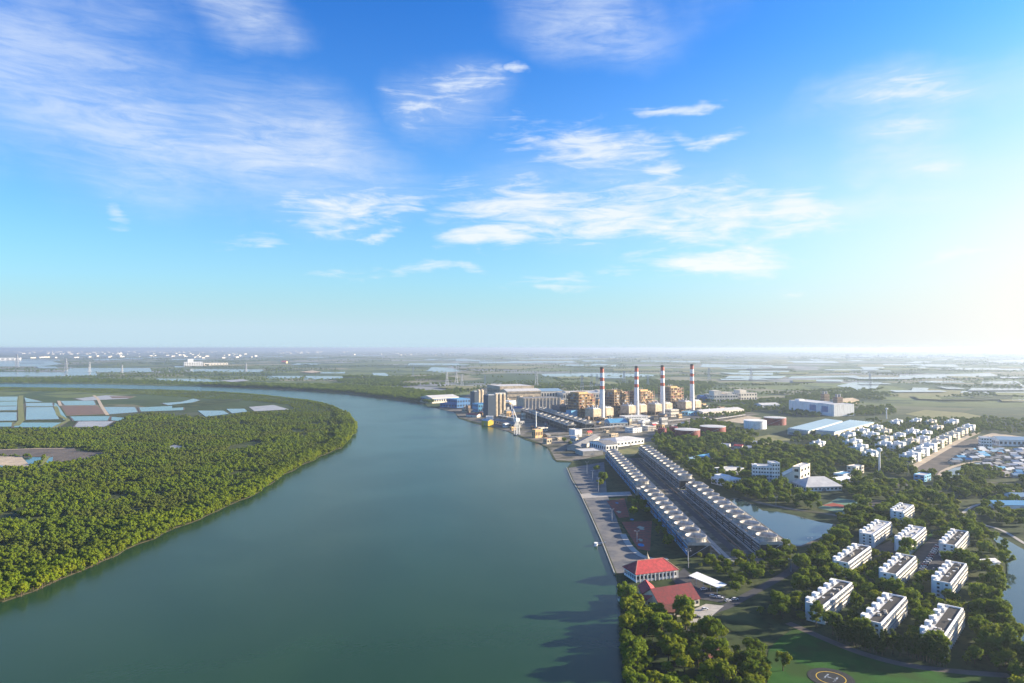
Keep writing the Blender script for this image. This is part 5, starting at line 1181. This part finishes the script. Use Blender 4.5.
# ------------------------------------------------------------------ trees
def crown_mesh(name, seed, rx, rz, zc, clumps, leaf, m, nleaf=70, cone=0.0, lift=.25, cr=(.32, .5)):
    """a crown of many leaf-sized faces spread over clumps, with gaps between them"""
    rr = random.Random(seed); b = MB()
    for k in range(clumps):
        while True:
            d = Vector((rr.gauss(0, 1), rr.gauss(0, 1), rr.gauss(lift, .9)))
            if d.length > .1: break
        d.normalize(); q = rr.uniform(.45, .8) if k else 0
        sh = 1 - cone * max(0, d.z * q)
        c = Vector((d.x * rx * q * sh, d.y * rx * q * sh, zc + d.z * rz * q))
        r = rr.uniform(*cr) * min(rx, rz) * (1.1 if k == 0 else 1) * (1 - .3 * cone * max(0, d.z))
        # core: a rough little solid so the clump is not see-through
        bm = bmesh.new(); bmesh.ops.create_icosphere(bm, subdivisions=1, radius=r * .8)
        vs = [(v.co.x * rr.uniform(.75, 1.2) + c.x, v.co.y * rr.uniform(.75, 1.2) + c.y, v.co.z * rr.uniform(.65, 1.0) + c.z) for v in bm.verts]
        b.add(vs, [tuple(v.index for v in f.verts) for f in bm.faces]); bm.free()
        for i in range(nleaf):
            n = Vector((rr.gauss(0, 1), rr.gauss(0, 1), rr.gauss(.3, 1))).normalized()
            p = c + Vector((n.x, n.y, n.z * .85)) * r * rr.uniform(.75, 1.18)
            n = (n + Vector((rr.gauss(0, .33), rr.gauss(0, .33), rr.gauss(0.1, .33)))).normalized()
            u = n.orthogonal().normalized(); w = n.cross(u); a = rr.uniform(0, PI); u, w = u * math.cos(a) + w * math.sin(a), w * math.cos(a) - u * math.sin(a)
            s = leaf * rr.uniform(.55, 1.15)
            b.add([p - u * s * .5, p + w * s * .32, p + u * s * .5, p - w * s * .32], [(0, 1, 2, 3)])
    return b.mesh(name, M[m])
def trunk_mesh(name, h, r, limbs, seed):
    rr = random.Random(seed); b = MB(); b.lathe([(r * 1.4, -.3), (r, h * .15), (r * .7, h * .7), (r * .35, h)], 7)
    for k in range(limbs):
        a = rr.uniform(0, 2 * PI); z = h * rr.uniform(.45, .85); b.bar((0, 0, z), (math.cos(a) * h * .35, math.sin(a) * h * .35, z + h * .3), r * .35)
    return b.mesh(name, M['trunk'])
KINDS = {}
def kind(key, n, tr, **kw):
    KINDS[key] = ([crown_mesh('crown', hash_(key) + i, **kw) for i in range(n)], tr)
def hash_(s): return sum(ord(c) * (i + 3) for i, c in enumerate(s))
kind('broad', 6, trunk_mesh('trunk', 6.0, .32, 5, 1), rx=5.2, rz=4.1, zc=6.4, clumps=34, leaf=.85, m='leaf', nleaf=48, cr=(.2, .36))
kind('lime', 3, trunk_mesh('trunk', 5.0, .25, 4, 2), rx=4.0, rz=3.6, zc=5.4, clumps=26, leaf=.75, m='leaf_lime', nleaf=46, cr=(.22, .38))
kind('slim', 3, trunk_mesh('trunk', 8.0, .25, 4, 8), rx=2.9, rz=5.6, zc=7.6, clumps=26, leaf=.8, m='leaf', nleaf=44, cr=(.24, .42))
kind('mangrove', 6, trunk_mesh('trunk', 5.0, .2, 4, 3), rx=3.5, rz=4.4, zc=4.3, clumps=22, leaf=.8, m='mangrove', nleaf=42, lift=.05, cr=(.22, .42))
kind('scrub', 5, trunk_mesh('trunk', 2.6, .14, 3, 4), rx=2.6, rz=2.4, zc=2.3, clumps=8, leaf=.8, m='scrub', nleaf=45)
kind('column', 3, trunk_mesh('trunk', 6.0, .2, 2, 5), rx=2.0, rz=7.0, zc=7.0, clumps=26, leaf=.75, m='hedge', nleaf=60, cone=.4)
kind('round', 2, trunk_mesh('trunk', 1.8, .15, 3, 6), rx=2.5, rz=2.3, zc=2.7, clumps=10, leaf=.7, m='leaf_lime', nleaf=60)

def scatter(poly, step, jit=.45, margin=True, seed=1, thin=None):
    rr = random.Random(seed); xs = [p[0] for p in poly]; ys = [p[1] for p in poly]; out = []
    y = min(ys)
    while y < max(ys):
        x = min(xs)
        while x < max(xs):
            q = (x + rr.uniform(-jit, jit) * step, y + rr.uniform(-jit, jit) * step); x += step
            if not inside(q, poly): continue
            if thin and noise.noise((q[0] * thin[0], q[1] * thin[0], seed * 3.1)) < thin[1]: continue
            if margin and not free(*q): continue
            out.append((q[0], q[1]))
        y += step
    return out

def gn_scatter(name, label, pts, kinds_):
    """pts: (x, y, scale, index into kinds_) -> one stuff object that instances the crowns"""
    me = bpy.data.meshes.new(name); me.from_pydata([(p[0], p[1], 0) for p in pts], [], [])
    rr = random.Random(3)
    for nm, ty, vals in (('s', 'FLOAT', [p[2] for p in pts]), ('r', 'FLOAT', [rr.uniform(0, 6.28) for p in pts]), ('k', 'INT', [p[3] for p in pts])):
        a = me.attributes.new(nm, ty, 'POINT'); a.data.foreach_set('value', vals)
    o = link(name, me, kind='stuff'); tag(o, label, 'trees', kind='stuff')
    ng = bpy.data.node_groups.new(name, 'GeometryNodeTree')
    ng.interface.new_socket('Geometry', in_out='INPUT', socket_type='NodeSocketGeometry'); ng.interface.new_socket('Geometry', in_out='OUTPUT', socket_type='NodeSocketGeometry')
    N = ng.nodes; Lk = ng.links; gi = N.new('NodeGroupInput'); go = N.new('NodeGroupOutput')
    ji = N.new('GeometryNodeGeometryToInstance')
    for ob in reversed(kinds_):
        oi = N.new('GeometryNodeObjectInfo'); oi.inputs['Object'].default_value = ob; oi.inputs['As Instance'].default_value = False; oi.transform_space = 'ORIGINAL'
        g1 = N.new('GeometryNodeGeometryToInstance'); Lk.new(oi.outputs['Geometry'], g1.inputs[0]); Lk.new(g1.outputs[0], ji.inputs[0])
    jn = N.new('GeometryNodeJoinGeometry')
    for n in list(N):
        if n.bl_idname == 'GeometryNodeGeometryToInstance' and n != ji: Lk.new(n.outputs[0], jn.inputs[0])
    N.remove(ji)
    def attr(nm, ty):
        n = N.new('GeometryNodeInputNamedAttribute'); n.data_type = ty; n.inputs['Name'].default_value = nm; return n.outputs['Attribute']
    ip = N.new('GeometryNodeInstanceOnPoints'); ip.inputs['Pick Instance'].default_value = True
    Lk.new(gi.outputs[0], ip.inputs['Points']); Lk.new(jn.outputs[0], ip.inputs['Instance']); Lk.new(attr('k', 'INT'), ip.inputs['Instance Index'])
    cx = N.new('ShaderNodeCombineXYZ'); Lk.new(attr('r', 'FLOAT'), cx.inputs[2]); Lk.new(cx.outputs[0], ip.inputs['Rotation'])
    Lk.new(attr('s', 'FLOAT'), ip.inputs['Scale']); Lk.new(ip.outputs[0], go.inputs[0])
    md = o.modifiers.new('trees', 'NODES'); md.node_group = ng
    return o

def tree(name, label, key, x, y, sc, rr, group, first={}):
    cr, tr = KINDS[key]
    t = thing(name, label, 'tree', (x, y, 0), rr.uniform(0, 6.28), group); t.scale = (sc, sc, sc * rr.uniform(.85, 1.15))
    c = link('crown', rr.choice(cr), t); link('trunk', tr, t)
    return t
rr = random.Random(77)
# hedges first: columnar trees before the front blocks, round shrubs before another
for (a, b, n) in (((837, 641), (882, 656), 17), ((907, 656), (946, 668), 15), ((886, 652), (900, 656), 3)):
    for i in range(n):
        p = at(a[0] + (b[0] - a[0]) * i / max(1, n - 1), a[1] + (b[1] - a[1]) * i / max(1, n - 1))
        tree('columnar_tree', 'tall columnar dark green tree in the clipped row ' + ('before the rightmost front apartment block' if a[0] > 900 else 'before the middle front apartment block' if a[0] > 820 else 'before the leftmost front apartment block'), 'column', p.x, p.y, rr.uniform(.95, 1.12), rr, 'columnar hedge trees')
        keep_out([(p.x - 3, p.y - 3), (p.x + 3, p.y - 3), (p.x + 3, p.y + 3), (p.x - 3, p.y + 3)])
for i in range(12):
    p = at(853 + (887 - 853) * i / 11, 580 + (556 - 580) * i / 11)
    tree('round_shrub', 'round lime green shrub in the row along the apartment block by the pond', 'round', p.x, p.y, rr.uniform(.9, 1.15), rr, 'round shrubs in a row')
# picture-placed single trees
for px, py, key, s, lab in ((693, 677, 'lime', 1.0, ''), (783, 671, 'lime', 1.1, 'lone round lime green tree on the lawn left of the helipad'), (603, 484, 'broad', 1.35, 'large olive tree standing alone on the promenade'), (600, 488, 'lime', 1.2, 'shorter lime tree beside the large promenade tree'), (597, 472, 'broad', 1.0, 'dark tree behind the large promenade tree'),
        (564, 443, 'broad', 1.0, 'dark tree of the small garden at the quay corner'), (570, 446, 'lime', .9, 'lime tree of the small garden at the quay corner')):
    p = at(px, py)
    if lab: tree('garden_tree', lab, key, p.x, p.y, s, rr, 'single trees in the open')
# right bank
right = []
Z = [
    (P((622, 600), (640, 612), (660, 616), (684, 618), (692, 640), (722, 640), (738, 668), (720, 700), (760, 760), (627, 760)), 5.6, None),
    (P((620, 580), (632, 582), (640, 600), (690, 606), (700, 632), (730, 632), (728, 655), (700, 650), (622, 640)), 6.5, None),
    (P((692, 560), (745, 552), (790, 548), (800, 556), (776, 578), (735, 598), (728, 580), (700, 570)), 6.2, None),
    (P((735, 606), (770, 590), (800, 566), (836, 532), (880, 515), (930, 498), (962, 508), (966, 520), (990, 532), (1005, 545), (1008, 560), (1003, 590), (1000, 606), (1010, 632), (1030, 655), (1060, 665), (1060, 760), (1000, 672), (940, 664), (880, 650), (824, 632), (790, 620), (760, 634), (740, 640)), 6.3, (.02, -.48)),
    (P((1000, 606), (1012, 632), (1030, 655), (1050, 664), (1050, 700), (1000, 672), (950, 664), (962, 640), (985, 590)), 5.8, None),
    (P((650, 446), (690, 441), (720, 438), (760, 441), (800, 440), (830, 444), (860, 460), (900, 468), (942, 480), (985, 487), (975, 500), (940, 500), (880, 503), (855, 500), (815, 476), (790, 490), (765, 503), (735, 496), (715, 487), (694, 476), (672, 458)), 7.0, (.012, -.25)),
    (P((735, 486), (790, 490), (822, 510), (800, 512), (770, 504), (738, 496)), 7.0, None),
    (P((836, 505), (870, 500), (900, 505), (930, 500), (905, 520), (880, 522), (845, 535), (838, 525)), 7.0, None),
    (P((800, 430), (850, 432), (880, 425), (980, 420), (990, 430), (940, 450), (908, 472), (850, 470), (820, 455)), 10.5, None),
    (P((960, 490), (990, 484), (1024, 480), (1060, 480), (1060, 505), (1024, 540), (990, 525), (966, 518), (968, 508), (985, 502)), 8.0, (.015, -.15)),
    (P((946, 480), (966, 470), (985, 468), (1010, 478), (960, 486)), 8.0, None),
    (P((680, 402), (760, 395), (860, 388), (880, 395), (905, 420), (880, 424), (850, 418), (800, 417), (760, 412), (740, 418), (700, 425), (690, 418)), 11.0, (.008, -.12)),
    (P((670, 422), (700, 420), (760, 432), (800, 436), (800, 444), (740, 442), (700, 448), (650, 445), (655, 438)), 8.5, (.012, -.2)),
    (P((905, 420), (985, 418), (1060, 425), (1060, 437), (990, 434), (970, 424), (905, 424)), 13.0, None),
    (P((732, 652), (764, 652), (768, 668), (766, 690), (780, 760), (735, 760)), 6.0, None),
    (P((626, 500), (648, 498), (668, 520), (684, 548), (672, 553), (655, 540), (653, 520), (632, 517)), 8.0, (.03, -.1)),
    (P((600, 428), (650, 426), (660, 434), (640, 442), (600, 436)), 9.0, (.02, 0.05)),
]
WHERE = ['in the grove on the river point', 'around the red-roofed halls', 'beside the road behind the white carport', 'among the apartment blocks', 'along the canal bank at the right', 'in the wood between cooling towers and office block',
    'behind the pond', 'between the pond and the sports courts', 'among the white estate houses', 'beyond the curved canal wall', 'by the pale canal', 'around the big blue-grey warehouses', 'around the red tanks', 'beyond the estate road', 'left of the lawn', 'in the garden beside the left cooling tower row', 'in the power station yard']
for i, (poly, step, thin) in enumerate(Z):
    for x, y in scatter(poly, step * (1.5 if i in (0, 1) else 1.18 if i < 8 else 1.0), seed=i + 1, thin=thin):
        k = 'lime' if rr.random() < (.5 if i in (0, 1) else .34) else 'slim' if rr.random() < .16 else 'broad'  # lime share raised to put sunlit tree tops into the colour
        sz = rr.choice([.6, .75, .9, 1.1, 1.35, 1.55] if i == 0 else [.45, .55, .65, .8, .95] if i in (1, 2) else [.5, .6, .7, .85, 1.05, 1.3]) * rr.uniform(.9, 1.1) if i < 8 else rr.uniform(.55, 1.05)
        right.append((x, y, sz, k, WHERE[i]))
for i, (a, b) in enumerate(zip(far_bank, far_bank[1:] + [(75, 130)])):   # bushes leaning over the water at the grove
    if a[1] > 425: continue
    L = math.hypot(b[0] - a[0], b[1] - a[1])
    for j in range(int(L / 3.5)):
        f = (j + rr.random()) / (L / 3.5); right.append((a[0] + (b[0] - a[0]) * f + rr.uniform(.3, 2.5), a[1] + (b[1] - a[1]) * f, rr.uniform(.5, .9), 'broad', 'leaning over the river at the grove'))
right.sort(key=lambda q: math.hypot(q[0], q[1]))
# left bank forest: tall riverside edge, lower scrub inside
lb = left_bank
FOREST = lb + [tuple(p) for p in P((-150, 430), (0, 430), (60, 428), (112, 428), (125, 417), (165, 413), (205, 418), (250, 412), (292, 408), (250, 402), (180, 402), (120, 396), (-150, 391))]
FZ = [tuple(p) for p in P((-260, 430), (0, 429.5), (60, 428), (112, 427), (125, 416), (150, 412), (205, 418.5), (250, 413), (294, 409.5), (286, 405), (262, 402.5), (200, 399), (140, 395), (60, 391.8), (-150, 390), (-150, 387))]
region = [p for p in lb if True] + FZ[::-1][0:0]
poly_in = lb + [tuple(p) for p in P((-150, 389.8), (60, 391.6), (140, 394.5), (200, 398.5), (262, 402), (288, 405), (296, 409.5), (250, 413.5), (205, 419), (150, 413), (122, 419), (112, 428), (60, 429), (0, 430), (-260, 431))] + [(-1500, 1250), (-1000, 400)]
def edge_dist(x, y):
    best = 1e9
    for i in range(len(lb) - 1):
        ax, ay = lb[i]; bx, by = lb[i + 1]; dx, dy = bx - ax, by - ay; t = max(0, min(1, ((x - ax) * dx + (y - ay) * dy) / (dx * dx + dy * dy)))
        best = min(best, (x - ax - t * dx) ** 2 + (y - ay - t * dy) ** 2)
    return math.sqrt(best)
left = []
for x, y in scatter(poly_in, 4.0, seed=50):
    if abs(x) > .80 * y + 60: continue
    d = edge_dist(x, y)
    if y > 1300 and rr.random() < .45: continue
    n = noise.noise((x * .012, y * .012, 4.0)); n2 = noise.noise((x * .03, y * .03, 9.0))
    if d < 26 + 18 * n: left.append((x, y, rr.uniform(.75, 1.2), 'mangrove'))
    else:
        if n2 < -.34: continue
        tall = n > .18 and rr.random() < .5
        left.append((x, y, rr.uniform(.5, .95), 'mangrove') if tall or rr.random() < .08 else (x, y, rr.choice([.5, .65, .8, 1.0, 1.2]) * rr.uniform(.9, 1.1), 'scrub'))
for i in range(len(lb) - 1):      # the fringe that leans over the water
    ax, ay = lb[i]; bx, by = lb[i + 1]; L = max(.01, math.hypot(bx - ax, by - ay)); st = 2.6 if ay < 1500 else 9.0
    nx, ny = (by - ay) / L, -(bx - ax) / L
    if not inside((ax + (bx - ax) * .5 - nx * 3, ay + (by - ay) * .5 - ny * 3), RIVER): nx, ny = -nx, -ny
    for j in range(max(1, round(L / st))):
        f = (j + rr.random()) * st / L; o = rr.uniform(-2.8, 3.5); x, y = ax + (bx - ax) * f + nx * o, ay + (by - ay) * f + ny * o
        if abs(x) < .80 * y + 60: left.append((x, y, rr.uniform(.6, 1.1), rr.choice(['lime', 'lime', 'mangrove', 'mangrove', 'scrub']) if y < 1500 else 'scrub', 'right at the water'))  # lime crowns put the sunlit forest edge into the colour
left = [(q[0], q[1], q[2] * (1 if q[1] < 1700 else .6 if q[1] < 2100 else .42), *q[3:]) for q in left]
left.sort(key=lambda q: math.hypot(q[0], q[1]))
def place(items, kmap, limit, lab, group, stuff_name, stuff_label):
    protos = []; idx = {}
    big = [q for q in items if -.79 * q[1] < q[0] < .79 * q[1]][:limit]; bs = set(id(q) for q in big)
    for q in big:
        nm, lb_ = kmap[q[3]]; lb_ = ('small ' if q[2] < .75 else 'tall ' if q[2] > 1.1 else 'middle-sized ') + lb_ + ' ' + (q[4] if len(q) > 4 else 'set back from the water')
        t = tree(nm, lb_, q[3], q[0], q[1], q[2], rr, lb_ and group[q[3]])
    # instance sources are crowns already standing in the scene
    for o in COL.objects:
        if o.name.split('.')[0] == 'crown' and o.data.name not in idx:
            idx[o.data.name] = len(protos); protos.append(o)
    choose = {k: [idx[m.name] for m in v[0] if m.name in idx] for k, v in KINDS.items()}
    pts = [(q[0], q[1], q[2], rr.choice(choose[q[3]])) for q in items if id(q) not in bs and choose[q[3]]]
    gn_scatter(stuff_name, stuff_label, pts, protos)
    print('TREES', stuff_name, len(big), len(pts))
place(right, {'broad': ('broadleaf_tree', 'dark green broad-crowned tree'), 'lime': ('lime_tree', 'bright yellow-green tree'), 'slim': ('slender_tree', 'slender dark green tree')}, 300, '', {'slim': 'slender trees of the right bank', 'broad': 'broad-crowned trees of the right bank', 'lime': 'yellow-green trees of the right bank'}, 'right_bank_woodland', 'green woodland filling the right bank between the houses farther off')
place(left, {'lime': ('mangrove_tree', 'sunlit-toned lime green mangrove of the near left bank'), 'mangrove': ('mangrove_tree', 'yellow-green mangrove of the near left bank'), 'scrub': ('mangrove_shrub', 'low dark mangrove shrub of the near left bank')}, 300, '', {'lime': 'lime green mangroves of the left bank', 'mangrove': 'tall mangroves of the left bank', 'scrub': 'low mangroves of the left bank'}, 'mangrove_forest', 'dense mangrove forest covering the left bank inside the river bend')
# far belts of trees on the plain
far = []
belt = P((220, 384.5), (300, 386.5), (340, 386), (400, 390), (432, 394), (445, 400), (430, 405), (405, 400.5), (350, 393.8), (305, 390.6), (260, 388.3), (200, 386))
for x, y in scatter(belt, 12, seed=61): far.append((x, y, rr.uniform(1.0, 1.6), 'broad'))
belt2 = P((-160, 378), (60, 378.5), (160, 381.5), (225, 384.5), (200, 386), (100, 383.6), (-160, 382.8))
for x, y in scatter(belt2, 17, seed=62): far.append((x, y, rr.uniform(.6, 1.1), 'broad'))
belt3 = P((330, 377), (440, 376), (470, 384), (560, 386), (620, 380), (720, 384), (690, 400), (640, 394), (560, 390), (470, 392), (440, 400), (400, 388), (340, 384))
for x, y in scatter(belt3, 19, seed=63, thin=(.004, -.1)): far.append((x, y, rr.uniform(.9, 1.5), 'broad'))
for i in range(16000):
    py = 353.5 + 40 * rr.random() ** 1.2; px = rr.uniform(-60, 1090); p = at(px, py)
    if p.y < 1700 or (p.x < -300 and p.y < 3300): continue
    if noise.noise((p.x * .0005, p.y * .0003, 8.8)) < -.12: continue
    s = noise.noise((p.x * .0016, p.y * .0007, 1.7)) + .5 * noise.noise((p.x * .006, p.y * .003, 5.7))
    if s < .02 or not free(p.x, p.y): continue
    far.append((p.x, p.y, rr.uniform(.7, 1.2) * (1 + max(0, p.y - 4000) / 7000), 'broad'))
for i in range(170):      # hedgerows and canal-side rows
    p = at(rr.uniform(-40, 1070), rr.uniform(357, 398)); a = rr.gauss(0, .35) if rr.random() < .75 else rr.uniform(.8, 2.2); L = rr.uniform(120, 700) * (1 + p.y / 9000); st = 9 * (1 + p.y / 5000)
    if p.y < 1700: continue
    for j in range(int(L / st)):
        x, y = p.x + math.cos(a) * j * st + rr.uniform(-4, 4), p.y + math.sin(a) * j * st + rr.uniform(-4, 4)
        if y > 1650 and not (x < -300 and y < 3300) and free(x, y): far.append((x, y, rr.uniform(.6, 1.2) * (1 + max(0, p.y - 4000) / 7000), 'broad'))
place(far, {'broad': ('', '')}, 0, '', {}, 'far_woodland', 'belts of trees on the far plain')

# ------------------------------------------------------------------ haze
def haze():
    m = bpy.data.materials.new('haze'); m.use_nodes = True; t = NT(m.node_tree); t.n.clear()
    pv = t.node('ShaderNodeVolumePrincipled'); pv.inputs['Color'].default_value = (0.47, 0.58, 0.74, 1)
    pv.inputs['Density'].default_value = HAZE; pv.inputs['Anisotropy'].default_value = 0.34
    out = t.node('ShaderNodeOutputMaterial'); t.l.new(pv.outputs[0], out.inputs['Volume'])
    MB().box(-76000, 76000, -24000, 76000, -5, H + 8).build('haze', m, kind='stuff')
HAZE = 7.5e-5
haze()
